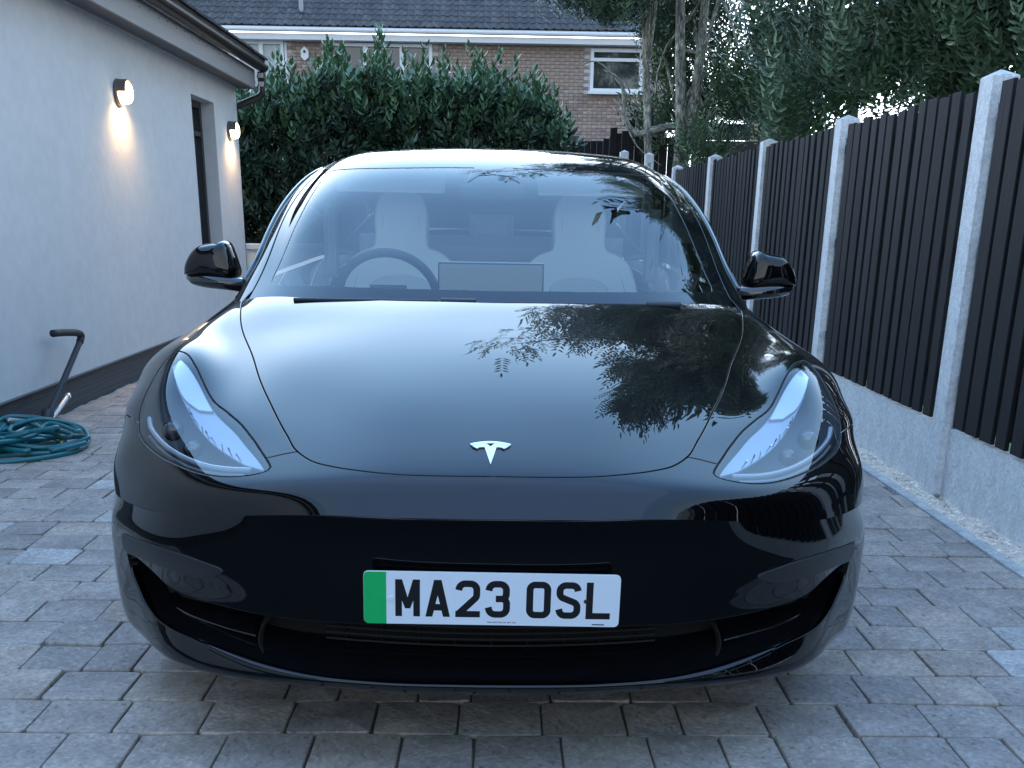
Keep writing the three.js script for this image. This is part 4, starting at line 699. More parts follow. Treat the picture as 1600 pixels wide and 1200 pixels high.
{
  const O = OUT, mid = ([u, v]) => [0, v];
  // shading that runs smoothly from the nose into the lower skin, away from the crease in the middle
  const ss = (a, b, x) => { const t = Math.min(1, Math.max(0, (x - a) / (b - a))); return t * t * (3 - 2 * t); };
  const seamN = (u) => vnorm(UPPER.N(u, .002).map((x, i) => x + LOWER.N(u, .998)[i]));
  const blendU = (u, v, n) => { const w = ss(.36, .56, Math.abs(u)) * (1 - ss(0, .085, v)); return w > 0 ? vnorm(vmad(n.map((x) => x * (1 - w)), seamN(u), w)) : n; };
  const blendL = (u, v, n) => { const w = ss(.36, .56, Math.abs(u)) * (1 - ss(0, .20, 1 - v)); return w > 0 ? vnorm(vmad(n.map((x) => x * (1 - w)), seamN(u), w)) : n; };
  // bonnet
  const bonnetEdge = smooth([[0, O.bonnetFront[0][1]], ...O.bonnetFront, ...O.bonnetSide.slice(1)]), bonnetRear = smooth([...O.bonnetRear, [0, O.bonnetRear[4][1] - .002]]);
  const corner = O.bonnetSide[O.bonnetSide.length - 1];
  const bonnetHalf = joinPath(bonnetEdge, bonnetRear);
  const bonnet = part('bonnet', panel(UPPER, bothSides(bonnetHalf), { step: .018 }), paint, car);
  // lamp outline, smoothed once and shared by lamp, wing and bumper
  const inner = smooth(O.lampInner), crown = smooth([O.lampInner[9], [(O.lampInner[9][0] + O.lampOuter[0][0]) / 2, (O.lampInner[9][1] + O.lampOuter[0][1]) / 2 + .004], O.lampOuter[0]]), outer = smooth(O.lampOuter), bottom = smooth([O.lampOuter[6], ...O.lampBottom, O.lampInner[0]]);
  const lampPoly = joinPath(inner, crown, outer, bottom);
  const iSplit = outer.findIndex((p) => p[1] < .14), tip = O.lampInner[0];
  const seamPt = outer[iSplit], side = smooth([seamPt, O.sideSeam[1], O.sideSeam[2], [1, .2]]);
  const iI = inner.findIndex((p) => p[1] > .146), wingSeam = smooth([[.4725, .166], O.wingSeam[1], inner[iI]]);
  const iW = bonnetEdge.findIndex((p) => p[1] > .166);
  const wing = joinPath(bonnetEdge.slice(iW), smooth([corner, [.585, .965], [.60, 1]]), [[1, 1]], rev(side), rev(outer.slice(0, iSplit)), rev(crown), rev(inner.slice(iI)), rev(wingSeam));
  const bump = joinPath([[0, 0]], [[0, O.bonnetFront[0][1]]], bonnetEdge.slice(0, iW), wingSeam, rev(inner.slice(0, iI)), rev(bottom), rev(outer.slice(iSplit)), side, [[1, .2]], [[1, 0]]);
  for (const f of [true, false]) part('front_wing', panel(UPPER, wing, { flip: f, open: (u) => u > .999 }), paint, car);
  // lower bumper half: fascia, corner, lip, round the big opening
  const lip = smooth(O.lip), intake = smooth(O.intake), fascia = smooth(O.fascia);
  const openEdge = joinPath(rev(lip), rev(intake), smooth([O.intake[0], [.815, .598], [.77, .608], [.735, .588], O.fascia[7]]), rev(fascia), [[0, O.fascia[0][1]]]);
  const low = joinPath([[0, 1]], [[1, 1]], [[1, 0]], [[0, 0]], [[0, O.lip[6][1]]], openEdge);
  const onSeam = (u, v) => u < 1e-4 || v > .9995 || u > .9995, onCrease = (u, v) => v < 5e-4 || u < 1e-4 || u > .9995;
  const half = fuse([panel(UPPER, bump, { open: onCrease, nrm: blendU, step: .014 }), panel(LOWER, low, { open: (u, v) => onSeam(u, v) || v < 5e-4, nrm: blendL, step: .014, fold: .02, round: .004 })]);
  const bead = []; for (let i = -34; i <= 34; i++) { const u = i / 34 * .47, p = UPPER.P(u, 0), k = .0035 * (1 - ss(.36, .47, Math.abs(u))) + .0004; bead.push([[p[0], p[1] - k * .7, p[2] - k * .85], k]); }
  const lipBead = [...lip, ...rev(lip).slice(1).map(([u, v]) => [-u, v])].map(([u, v]) => { const k = .0045 + .011 * Math.exp(-(((Math.abs(u) - .46) / .11) ** 2)), p = LOWER.P(u, v), n = LOWER.N(u, v); return [vmad([p[0], p[1] - k * .35, p[2]], n, -k * .8), k * (1 - ss(.55, .61, Math.abs(u))) + .001]; });
  const bumper = part('front_bumper', fuse([half, mirrorX(half), limb(lipBead.map((b) => b[0]), lipBead.map((b) => b[1]), 12), limb(bead.map((b) => b[0]), bead.map((b) => b[1]), 10)]), paint, car);
  // recess behind the opening: gloss walls running back, a dark floor, the ledge, blades and slats
  {
    const e3 = openEdge.flatMap((a, i) => { const b = openEdge[i + 1]; if (!b) return [a]; const n = Math.max(1, Math.ceil(Math.hypot((b[0] - a[0]) * LOWER.U / 2, (b[1] - a[1]) * LOWER.V) / .02)); return Array.from({ length: n }, (_, k) => [a[0] + (b[0] - a[0]) * k / n, a[1] + (b[1] - a[1]) * k / n]); }).map(([u, v]) => { const p = LOWER.P(u, v), n = LOWER.N(u, v); return vmad(p, n, -.012); });
    const pos = [], idx = [], all = [...e3, ...rev(e3).slice(1, -1).map(([x, y, z]) => [-x, y, z])];
    const rows = [0, .03, .07, .13]; for (const d of rows) for (const [x, y, z] of all) { const low2 = y < .30 ? 1 : 0; pos.push(x * (1 - (d ? .012 : 0) - d * .55), y + (low2 ? d * .42 : d * .10), z - d * (1.05 - .35 * Math.abs(x))); }
    const n = all.length; for (let r = 0; r < rows.length - 1; r++) for (let k = 0; k < n; k++) { const a = r * n + k, b = r * n + (k + 1) % n; idx.push(a, b, a + n, b, b + n, a + n); }
    part('intake_lining', rawGeo(pos, idx), C.gloss, bumper);
    // back wall following the plan of the nose
    const bp = [], bi = []; for (let i = 0; i <= 40; i++) { const u = -.78 + 1.56 * i / 40; for (const v of [.12, .62]) { const p = LOWER.P(u, v); bp.push(p[0] * .985, p[1], p[2] - .125 + .03 * Math.abs(p[0])); } } for (let i = 0; i < 40; i++) { const a = i * 2; bi.push(a, a + 2, a + 1, a + 1, a + 2, a + 3); }
    part('intake_back', rawGeo(bp, bi), C.shade, bumper);
    for (let k = 0; k < 4; k++) { const pts = []; for (let i = -16; i <= 16; i++) { const x = i / 16 * .36, s = .09 + .30 * x * x - k * .004; pts.push([x, .331 - k * .0125, -s]); } const g = limb(pts, .0024, 8); part('grille_slat', g, C.rubber, bumper); }
    for (let i = -4; i <= 4; i++) part('grille_rib', boxAt(i * .078 * 1.02, .310, -.098 - .30 * (i * .08) ** 2, .003, .05, .012, .001), C.shade, bumper);
    const shelf = []; const si = []; for (let i = 0; i <= 40; i++) { const x = -.47 + .94 * i / 40, s0 = .098 + .3 * x * x; shelf.push(x, .284, -s0, x, .240, -s0 + .078); } for (let i = 0; i < 40; i++) { const a = i * 2; si.push(a, a + 1, a + 2, a + 1, a + 3, a + 2); }
    part('duct_floor', rawGeo(shelf, si), C.gloss, bumper);
    for (const f of [-1, 1]) {
      // web between the middle duct and the corner recess
      const A = curvePts([[.43, .345, -.16], [.478, .335, -.132], [.503, .305, -.118], [.502, .272, -.105], [.465, .242, -.078]], 20), ch = [], ci = [];
      A.forEach(([x, y, z]) => { ch.push(f * (x - .004), y, z - .10, f * (x - .003), y, z - .004, f * x, y, z, f * (x + .003), y, z - .004, f * (x + .012), y, z - .10); });
      for (let k = 0; k < 20; k++) for (let c = 0; c < 4; c++) { const a = k * 5 + c, b = a + 5; f > 0 ? ci.push(a, b, a + 1, a + 1, b, b + 1) : ci.push(a, a + 1, b, a + 1, b + 1, b); }
      part('duct_web', rawGeo(ch, ci), C.shade, bumper);
      const led = curvePts([[f * .515, .292, -.125], [f * .60, .298, -.165], [f * .70, .303, -.235], [f * .775, .307, -.33]], 20);
      const lp = [], li = []; led.forEach(([x, y, z]) => { lp.push(x, y, z, x * .985, y + .028, z - .05); }); for (let i = 0; i < led.length - 1; i++) { const a = i * 2; f > 0 ? li.push(a, a + 2, a + 1, a + 1, a + 2, a + 3) : li.push(a, a + 1, a + 2, a + 1, a + 3, a + 2); }
      part('intake_ledge', fuse([limb(led, .0028, 8), rawGeo(lp, li)]), C.gloss, bumper);
    }
  }
  // satin blades where fog lamps would sit
  for (const f of [true, false]) part('fog_blade', panel(LOWER, smooth([...O.fog, O.fog[0]], 5).slice(0, -1), { flip: f, lift: .0045, fold: .008, inset: 0, step: .012 }), C.satin, bumper);
  { const p = LOWER.P(.545, .715), n = LOWER.N(.545, .715), g = new THREE.TorusGeometry(.0205, .0007, 6, 40); const m = part('tow_eye_cover', g, C.shade, bumper, vmad(p, n, .0004)); m.quaternion.setFromUnitVectors(new V3(0, 0, 1), new V3(...n)); }
  // dark shell closing the gaps
  const inset = (S, d, nu, nv, u0 = -1, u1 = 1, v0 = 0, v1 = 1) => { const pos = [], idx = []; for (let i = 0; i <= nu; i++) for (let j = 0; j <= nv; j++) { const u = u0 + (u1 - u0) * i / nu, v = v0 + (v1 - v0) * j / nv; pos.push(...vmad(S.P(u, v), S.N(u, v), -d)); } for (let i = 0; i < nu; i++) for (let j = 0; j < nv; j++) { const a = i * (nv + 1) + j, b = a + nv + 1; idx.push(a, b, a + 1, b, b + 1, a + 1); } return rawGeo(pos, idx); };
  part('inner_shell', fuse([inset(UPPER, .016, 60, 40, -.53, .53, .02, .9), inset(UPPER, .016, 16, 30, .50, .98, .46, .98), inset(UPPER, .016, 16, 30, -.98, -.50, .46, .98), inset(UPPER, .016, 60, 6, -.98, .98, .0, .075), inset(LOWER, .02, 60, 8, -.98, .98, .62, .99)]), C.shade, car);
  // headlamps
  for (const f of [true, false]) {
    const sg = f ? -1 : 1, lamp = part('headlight', panel(UPPER, lampPoly, { flip: f, lift: -.001, inset: .003, fold: 0, step: .012 }), C.lens, car);
    const c = lampPoly.reduce((a, p) => [a[0] + p[0] / lampPoly.length, a[1] + p[1] / lampPoly.length], [0, 0]);
    const shrink = (k, d) => lampPoly.map(([u, v]) => { const q = [c[0] + (u - c[0]) * k, c[1] + (v - c[1]) * k]; return vmad(UPPER.P(q[0], q[1]), UPPER.N(q[0], q[1]), -d); });
    // bowl: rim, walls and floor
    const r0 = shrink(.993, .004), r1 = shrink(.95, .03), r2 = shrink(.84, .062), r3 = shrink(.5, .072), n = r0.length, pos = [], idx = [];
    for (const r of [r0, r1, r2, r3]) for (const p of r) pos.push(p[0] * sg, p[1], p[2]); const ce = vmad(UPPER.P(c[0], c[1]), UPPER.N(c[0], c[1]), -.072); pos.push(ce[0] * sg, ce[1], ce[2]);
    for (let r = 0; r < 3; r++) for (let k = 0; k < n; k++) { const a = r * n + k, b = r * n + (k + 1) % n; idx.push(a, b, a + n, b, b + n, a + n); } for (let k = 0; k < n; k++) idx.push(3 * n + k, 3 * n + (k + 1) % n, 4 * n);
    part('lamp_bowl', rawGeo(pos, idx), phys([.005, .006, .007], .6), lamp);
    // rubber rim
    const rim = smooth([...lampPoly.filter((_, i) => i % 3 === 0), lampPoly[0]], 3).map(([u, v]) => { const p = vmad(UPPER.P(u, v), UPPER.N(u, v), -.005); return [p[0] * sg, p[1], p[2]]; });
    part('lamp_seal', limb(rim, .0032, 6, false), C.rubber, lamp);
    const at = (u, v, d) => { const p = vmad(UPPER.P(u, v), UPPER.N(u, v), -d); return [p[0] * sg, p[1], p[2]]; };
    // silvered upper tray behind the inner edge
    const tray = joinPath(smooth([[.545, .135], [.555, .20], [.568, .248], [.60, .282], [.645, .325], [.685, .372], [.72, .41], [.755, .425]]), smooth([[.765, .38], [.735, .31], [.68, .245], [.62, .185], [.575, .145]]));
    part('reflector_tray', panel(UPPER, tray, { flip: f, lift: -.022, inset: 0, fold: .006, step: .014 }), phys([.20, .235, .30], .25, { clearcoat: .6 }), lamp);
    const pane = joinPath(smooth([[.615, .285], [.65, .325], [.69, .37], [.745, .42]]), smooth([[.765, .38], [.74, .325], [.70, .275], [.655, .265]]));
    part('upper_reflector', panel(UPPER, pane, { flip: f, lift: -.016, inset: 0, fold: .004, step: .012 }), phys([.42, .47, .52], .12, { clearcoat: 1 }), lamp);
    // two projector lenses and the light bar
    for (const [u, v, r] of [[.672, .160, .021], [.735, .172, .024]]) {
      const p = at(u, v, .038), q = vmad(p, [0, .1, .995], .016); const b = part('projector', limb([p, q], r, 22), std([.05, .05, .055], .3, { metalness: .8 }), lamp);
      const s = new THREE.SphereGeometry(r * .86, 20, 12); s.scale(1, 1, .55); part('projector_lens', s, phys([.03, .033, .04], .03, { clearcoat: 1 }), b, q);
    }
    for (let k = 0; k < 9; k++) { const p = at(.580 + k * .0125, .152 + k * .0115, .016); part('reflector_fin', boxAt(0, 0, 0, .0022, .034 + .006 * Math.sin(k * 2.1), .004, .0005), k % 3 ? std([.35, .38, .42], .25, { metalness: .7 }) : C.chrome, lamp, p, [.5, 0, sg * (-.35 + .2 * (k % 3))]); }
    const bar = smooth([[.565, .122], [.62, .112], [.68, .113], [.74, .120], [.785, .137], [.80, .160]], 6).map(([u, v]) => at(u, v, .014));
    part('light_bar', limb(bar, .0065, 10), phys([.20, .22, .25], .2, { clearcoat: .8 }), lamp);
    const bar2 = smooth([[.575, .108], [.63, .099], [.69, .101], [.75, .108], [.785, .118]], 6).map(([u, v]) => at(u, v, .018));
    part('lower_strip', limb(bar2, .004, 8), std([.09, .10, .11], .35), lamp);
  }
  // emblem on the bonnet
  {
    const u0 = -.006, v0 = .152, p0 = UPPER.P(u0, v0), n0 = UPPER.N(u0, v0), sc = (x, y) => [x * .0865 / 1000, -(y - 300) * .090 / 610];
    const shp = (pts) => { const s = new THREE.Shape(); pts.forEach((p, i) => { const q = sc(...p); i ? s.lineTo(...q) : s.moveTo(...q); }); s.closePath(); return s; };
    const arc = (x0, y0, x1, y1, xm, ym, n = 12) => Array.from({ length: n + 1 }, (_, i) => { const t = i / n; return [(1 - t) ** 2 * x0 + 2 * t * (1 - t) * xm + t * t * x1, (1 - t) ** 2 * y0 + 2 * t * (1 - t) * ym + t * t * y1]; });
    const topBar = shp([...arc(-500, 72, 500, 72, 0, -70), ...arc(462, 110, -462, 110, 0, -15)]);
    const tee = shp([...arc(-440, 130, -95, 74, -270, 78, 6), [0, 148], ...arc(95, 74, 440, 130, 270, 78, 6), [335, 192], ...arc(290, 165, 140, 152, 220, 148, 4), [0, 612], ...arc(-140, 152, -290, 165, -220, 148, 4), [-335, 192]]);
    const g = fuse([topBar, tee].map((s) => new THREE.ExtrudeGeometry(s, { depth: .0022, bevelEnabled: true, bevelSize: .0009, bevelThickness: .0009, bevelSegments: 2 })));
    const m = part('emblem', g, std([.86, .88, .90], .16, { metalness: 1 }), bonnet, vmad(p0, n0, .0012));
    const z = new V3(...n0), x = new V3(1, 0, 0).addScaledVector(z, -z.x).normalize(), y = z.clone().cross(x); m.quaternion.setFromRotationMatrix(new THREE.Matrix4().makeBasis(x, y, z));
  }
  // number plate: green band, black letters
  {
    const W = 2080, H = 444, cv = document.createElement('canvas'); cv.width = W * .75; cv.height = H * .75; const c = cv.getContext('2d'); c.scale(.75, .75);
    c.fillStyle = '#dfe6ee'; c.fillRect(0, 0, W, H); c.fillStyle = '#05b05c'; c.fillRect(0, 0, 182, H);
    const k = 4, sw = 14 * k; c.strokeStyle = c.fillStyle = '#0d1014'; c.lineWidth = sw; c.lineJoin = 'miter'; c.lineCap = 'butt';
    const Y = 15.5 * k; let x = 63.5 * k;
    const pg = (pts) => { c.beginPath(); pts.forEach(([a, b], i) => (i ? c.lineTo(x + a * k, Y + b * k) : c.moveTo(x + a * k, Y + b * k))); c.closePath(); c.fill(); };
    const path = (f) => { c.beginPath(); f((a, b) => c.moveTo(x + a * k, Y + b * k), (a, b) => c.lineTo(x + a * k, Y + b * k), (a, b, d, e, r) => c.arcTo(x + a * k, Y + b * k, x + d * k, Y + e * k, r * k)); c.stroke(); };
    const glyph = {
      M: () => { pg([[0, 0], [14, 0], [25, 38], [36, 0], [50, 0], [50, 79], [36.5, 79], [36.5, 45], [30, 62], [20, 62], [13.5, 45], [13.5, 79], [0, 79]]); },
      A: () => { c.beginPath(); const q = (a, b, m) => (m ? c.moveTo(x + a * k, Y + b * k) : c.lineTo(x + a * k, Y + b * k)); q(17.5, 0, 1); q(32.5, 0); q(50, 79); q(36, 79); q(32.6, 65.5); q(17.4, 65.5); q(14, 79); q(0, 79); c.closePath(); q(25, 33, 1); q(20.4, 51.5); q(29.6, 51.5); c.closePath(); c.fill('evenodd'); },
      2: () => { path((m, l, a) => { m(6.5, 21); a(9.5, 7, 20, 7, 13); a(43, 7, 43, 20, 13); a(43, 36, 30, 47, 14); l(6, 72); }); pg([[0, 65.5], [50, 65.5], [50, 79], [0, 79], [0, 73]]); pg([[0, 79], [0, 72], [10, 62], [18, 70]]); },
      3: () => { path((m, l, a) => { m(6.5, 21); a(9.5, 7, 20, 7, 13); a(42, 7, 42, 20, 13); a(42, 38.5, 30, 38.5, 10); l(21, 38.5); }); path((m, l, a) => { m(21, 38.5); a(43, 38.5, 43, 50, 10); a(43, 72, 30, 72, 13); a(9, 72, 6.5, 60, 13); l(5.5, 57); }); },
      O: () => { path((m, l, a) => { m(25, 7); a(43, 7, 43, 20, 11); a(43, 72, 25, 72, 11); a(7, 72, 7, 50, 11); a(7, 7, 25, 7, 11); l(25.5, 7); }); },
      S: () => { path((m, l, a) => { m(44, 19); a(41, 7, 30, 7, 12); a(7, 7, 7, 20, 13); a(7, 32, 25, 38.5, 11); a(43, 46, 43, 60, 12); a(43, 72, 30, 72, 13); a(9, 72, 6, 60, 12); l(5.5, 58.5); }); },
      L: () => { pg([[0, 0], [14, 0], [14, 65.5], [50, 65.5], [50, 79], [0, 79]]); },
    };
    for (const ch of ['M', 'A', '2', '3', ' ', 'O', 'S', 'L']) { if (ch === ' ') { x += (33 - 11) * k; continue; } glyph[ch](); x += 61 * k; }
    c.font = 'bold 17px sans-serif'; c.textBaseline = 'middle'; c.fillText('TESLA MOTORS LTD  M11 1TQ', 1000, 419); c.fillRect(1862, 421, 100, 9);
    const tx = new THREE.CanvasTexture(cv); tx.colorSpace = THREE.SRGBColorSpace; tx.anisotropy = 8;
    const s = new THREE.Shape(), w = .26, h = .0555, r = .011; s.moveTo(-w + r, -h); s.lineTo(w - r, -h); s.quadraticCurveTo(w, -h, w, -h + r); s.lineTo(w, h - r); s.quadraticCurveTo(w, h, w - r, h); s.lineTo(-w + r, h); s.quadraticCurveTo(-w, h, -w, h - r); s.lineTo(-w, -h + r); s.quadraticCurveTo(-w, -h, -w + r, -h);
    const body = new THREE.ExtrudeGeometry(s, { depth: .003, bevelEnabled: true, bevelSize: .0008, bevelThickness: .0008, bevelSegments: 2, curveSegments: 6 });
    const pl = part('number_plate', body, std([.74, .77, .80], .4), car, [-.0, .4335, .006], [-.02, 0, -.0075]);
    const face = new THREE.ShapeGeometry(s, 6); { const q = face.attributes.position, uv = face.attributes.uv; for (let i = 0; i < q.count; i++) uv.setXY(i, q.getX(i) / .52 + .5, q.getY(i) / .111 + .5); }
    part('plate_print', face, phys(0xffffff, .32, { map: tx, clearcoat: .25, clearcoatRoughness: .2 }), pl, [0, 0, .0052]);
    const sc = new THREE.CylinderGeometry(.0052, .0056, .0035, 20); sc.rotateX(Math.PI / 2); part('screw_cap', sc, std([.72, .76, .8], .35), pl, [-.2045, -.001, .0066]); part('screw_hole', sc.clone().scale(.75, .75, .7), std([.035, .018, .012], .6), pl, [.1905, -.001, .006]);
    part('plate_bracket', boxAt(.0, .0, -.011, .49, .100, .020, .004), C.blackPlastic, pl);
  }
  // cabin: windscreen with its dark border, roof, pillars, side glass
  const ge = O.glassTop, gs = O.glassSide;
  const clear = joinPath([[0, O.cam[3][1]]], smooth(rev(O.cam).slice(1, 3)), [[O.cam[1][0], O.cam[1][1]], [O.cam[0][0], ge[3][1]]], smooth(rev(ge)), smooth([ge[0], [.594, (ge[0][1] + gs[3][1]) / 2 + .012], gs[3]], 5), smooth([gs[3], gs[2], [.612, gs[1][1]], gs[0]]), smooth([gs[0], [.618, .044], O.glassBottom[0]], 5), smooth(O.glassBottom), [[0, O.glassBottom[4][1]]]);
  const scrOuter = joinPath([[0, .004]], [[.672, .004]], smooth([[.672, .004], [.673, .10], [.672, .20], [.664, .29], [.655, .325]]), smooth([[.655, .325], [.645, .342], [.60, .347], [.407, .3395], [.218, .3385], [0, .3385]]));
  const iB = clear.length; const frit = joinPath(scrOuter, clear.slice(0, iB)), onMid = (u) => u < 1e-4;
  const border = panel(CABIN, frit, { inset: 0, fold: .004, open: onMid, step: .02 });
  part('windscreen_border', fuse([border, mirrorX(border)]), C.frit, car);
  part('windscreen', panel(CABIN, bothSides(clear), { inset: -.002, fold: 0, lift: -.0015, step: .025 }), C.glass, car);
  const roofP = joinPath([[0, .3405]], smooth([[0, .3405], [.218, .3405], [.407, .3415], [.60, .349], [.640, .3475]]), smooth([[.640, .3475], [.643, .40], [.645, .50], [.645, .68], [.645, .80], [.645, .995]]), [[0, .995]]);
  part('roof', panel(CABIN, bothSides(roofP), { step: .03, inset: .0015, fold: .006 }), C.gloss, car);
  part('roof_lining', inset(CABIN, .035, 30, 30, -.62, .62, .335, .80), C.trim, car);
  const rail = joinPath(smooth([[.678, .03], [.679, .10], [.678, .20], [.671, .29], [.662, .33], [.650, .36], [.650, .50], [.650, .68], [.64, .78]]), [[.715, .80]], smooth([[.715, .80], [.722, .68], [.722, .5], [.722, .36], [.726, .25], [.732, .15], [.745, .09], [.78, .05]]), [[.80, .012], [.70, .006]]);
  const win = joinPath(smooth([[.80, .058], [.752, .10], [.737, .16], [.731, .25], [.727, .36], [.727, .5], [.727, .68], [.735, .76], [.76, .79]]), smooth([[.76, .79], [.90, .79], [.975, .74]]), [[.985, .5], [.985, .15], [.985, .065]]);
  const edgeTrim = smooth([[.785, .055], [.748, .095], [.7345, .16], [.7285, .25], [.7245, .36], [.7245, .5], [.7245, .68]], 8);
  for (const f of [true, false]) {
    const sg = f ? -1 : 1;
    part('roof_rail', panel(CABIN, rail, { flip: f, inset: .0015, fold: .012, step: .02 }), paint, car);
    part('side_window', panel(CABIN, win, { flip: f, inset: .001, fold: .004, step: .03, lift: -.004 }), C.tint, car);
    part('window_trim', limb(edgeTrim.map(([u, v]) => { const p = vmad(CABIN.P(u, v), CABIN.N(u, v), .003); return [p[0] * sg, p[1], p[2]]; }), .0065, 8), C.gloss, car);
    part('b_pillar', boxAt(sg * .685, 1.07, -2.62, .05, .30, .14, .02), C.trim, car).rotation.z = 0;
    part('rear_pillar', panel(CABIN, [[.652, .806], [.652, .992], [.985, .992], [.985, .76], [.90, .80], [.76, .803]], { flip: f, inset: .001, fold: .006, step: .03 }), paint, car);
    { const q = [], qi = []; for (let i = 0; i <= 10; i++) { const y = .60 - .40 * i / 10, s0 = .85 + Math.sqrt(Math.max(.01, .137 - (y - .335) ** 2)), xx = .928 - .028 * (i / 10) ** 2; q.push(sg * (xx - .004), y, -s0, sg * xx, y, -1.366); } for (let i = 0; i < 10; i++) { const a = i * 2; f ? qi.push(a, a + 1, a + 2, a + 1, a + 3, a + 2) : qi.push(a, a + 2, a + 1, a + 1, a + 2, a + 3); } part('wing_foot', rawGeo(q, qi), paint, car); }
    // flank: two doors and the rear quarter
    const FL = (v0, v1) => { const pos = [], idx = [], nu = 26, nv = 18; for (let j = 0; j <= nv; j++) for (let i = 0; i <= nu; i++) { const p = flankP(i / nu, v0 + (v1 - v0) * j / nv); pos.push(p[0] * sg, p[1], p[2]); } for (let j = 0; j < nv; j++) for (let i = 0; i < nu; i++) { const a = j * (nu + 1) + i, b = a + nu + 1; f ? idx.push(a, a + 1, b, a + 1, b + 1, b) : idx.push(a, b, a + 1, a + 1, b, b + 1); } return rawGeo(pos, idx); };
    const d1 = part('door', FL(.004, .333), paint, car), d2 = part('door', FL(.337, .60), paint, car); part('rear_quarter', FL(.604, 1), paint, car);
    for (const [d, s] of [[d1, 2.30], [d2, 3.05]]) part('door_handle', boxAt(sg * .921, .815, -s, .008, .022, .20, .003), C.chrome, d);
  }
  // boot and tail
  { const pos = [], idx = [], rows = [[4.20, 1.105], [4.4, 1.075], [4.60, 1.06], [4.67, 1.0], [4.69, .85], [4.68, .6], [4.64, .35], [4.55, .25]]; for (const [s, y] of rows) for (let i = -10; i <= 10; i++) { const k = i / 10, w = s > 4.5 ? .76 : .80; pos.push(k * w, y - .06 * k * k, -s + .16 * k * k * (s > 4.5 ? 1 : .2)); } for (let r = 0; r < rows.length - 1; r++) for (let i = 0; i < 20; i++) { const a = r * 21 + i, b = a + 21; idx.push(a, b, a + 1, a + 1, b, b + 1); } part('boot', rawGeo(pos, idx), paint, car); }
  // wipers
  for (const [pts, rr] of [[[[-.58, .935, -1.115], [-.36, .938, -1.085], [-.16, .939, -1.075]], .006], [[[.02, .937, -1.078], [.30, .937, -1.088], [.52, .935, -1.115]], .006]]) {
    const w = part('wiper', limb(curvePts(pts, 12), rr, 8), C.blackPlastic, car); const e = pts[2], b = boxAt(0, 0, 0, .10, .016, .022, .004); part('wiper_head', b, C.blackPlastic, w, [e[0] < 0 ? -.10 : .50, e[1] + .003, e[2] + .004], [.3, 0, 0]);
  }
  // door mirrors: shell, glass, arm
  for (const sg of [-1, 1]) {
    const px = [[289.5, 430], [291, 418], [296, 407], [304, 396], [315, 387.5], [331, 384], [346, 381.5], [354, 379.7], [361, 384], [367, 398], [371, 411], [374, 424], [370, 434], [354, 434.5], [322, 432], [300, 431]];
    const ol = smooth([...px, px[0]], 4).slice(0, -1).map(([x, y]) => [(762 - x) / 453, .971 - (y - 430) / 448]), cx = .93, cy = 1.008, n = ol.length, pos = [], idx = [];
    const rings = [[.0, .94, -.055], [.0, 1, -.04], [0, 1.0, .0], [0, .985, .022], [0, .95, .040], [0, .88, .054], [0, .76, .064], [0, .5, .071], [0, .2, .074]];
    for (const [, k, z] of rings) for (const [x, y] of ol) { const ix = cx + .03 + (x - cx - .03) * k, iy = cy + (y - cy) * k; pos.push(sg * ix, iy, -1.64 + z - .16 * (ix - .85) * (ix > .85 ? 1 : 0) + .0); }
    for (let r = 0; r < rings.length - 1; r++) for (let k = 0; k < n; k++) { const a = r * n + k, b = r * n + (k + 1) % n; sg > 0 ? idx.push(a, a + n, b, b, a + n, b + n) : idx.push(a, b, a + n, b, b + n, a + n); }
    const c0 = pos.length / 3; pos.push(sg * (cx + .03), cy, -1.64 + .0745 - .018); const l = (rings.length - 1) * n; for (let k = 0; k < n; k++) sg > 0 ? idx.push(l + k, c0, l + (k + 1) % n) : idx.push(l + k, l + (k + 1) % n, c0);
    const sh = part('door_mirror', rawGeo(pos, idx), paint, car);
    const arm = [[1.028, .957, -1.648], [1.00, .951, -1.625], [.95, .947, -1.60], [.90, .943, -1.595], [.85, .936, -1.61], [.80, .925, -1.64]].map(([x, y, z]) => [x * sg, y + .007, z]);
    const ag = limb(curvePts(arm, 22), Array.from({ length: 23 }, (_, i) => .012 + .011 * Math.sin(Math.min(1, i / 9) * Math.PI / 2)), 14); part('mirror_arm', ag, C.gloss, sh);
    const mg = new THREE.CircleGeometry(.052, 24); mg.scale(1.5, 1, 1); mg.rotateY(Math.PI); part('mirror_glass', mg, C.chrome, sh, [sg * .955, 1.01, -1.702 + -.016]);
  }
  // wheels
  const wheel = (x, s) => {
    const w = part('wheel', (() => { const g = new THREE.LatheGeometry([[.235, -.11], [.30, -.118], [.325, -.105], [.336, -.08], [.338, 0], [.336, .08], [.325, .105], [.30, .118], [.235, .11]].map((p) => new THREE.Vector2(...p)), 48); g.rotateZ(Math.PI / 2); return g; })(), C.rubber, car, [x, .337, -s]);
    part('rim', (() => { const g = new THREE.LatheGeometry([[.235, -.10], [.225, -.06], [.215, 0], [.225, .06], [.24, .105], [.232, .112], [.22, .07]].map((p) => new THREE.Vector2(...p)), 40); g.rotateZ(Math.PI / 2); return g; })(), C.satin, w);
    for (let k = 0; k < 10; k++) { const b = boxAt(0, .12, 0, .022, .20, .032, .005); b.rotateX(k * Math.PI / 5); part('spoke', b, C.satin, w, [Math.sign(x) * .09, 0, 0]); }
  };
  for (const s of [.841, 3.716]) for (const x of [-.79, .79]) wheel(x, s);
  // floor pan and arch linings keep daylight out from below
  part('underbody', merged([boxAt(0, .23, -2.5, 1.3, .02, 3.9), boxAt(0, .46, -1.38, 1.5, .50, .02), boxAt(0, .40, -.42, 1.1, .26, .02)]), C.shade, car);
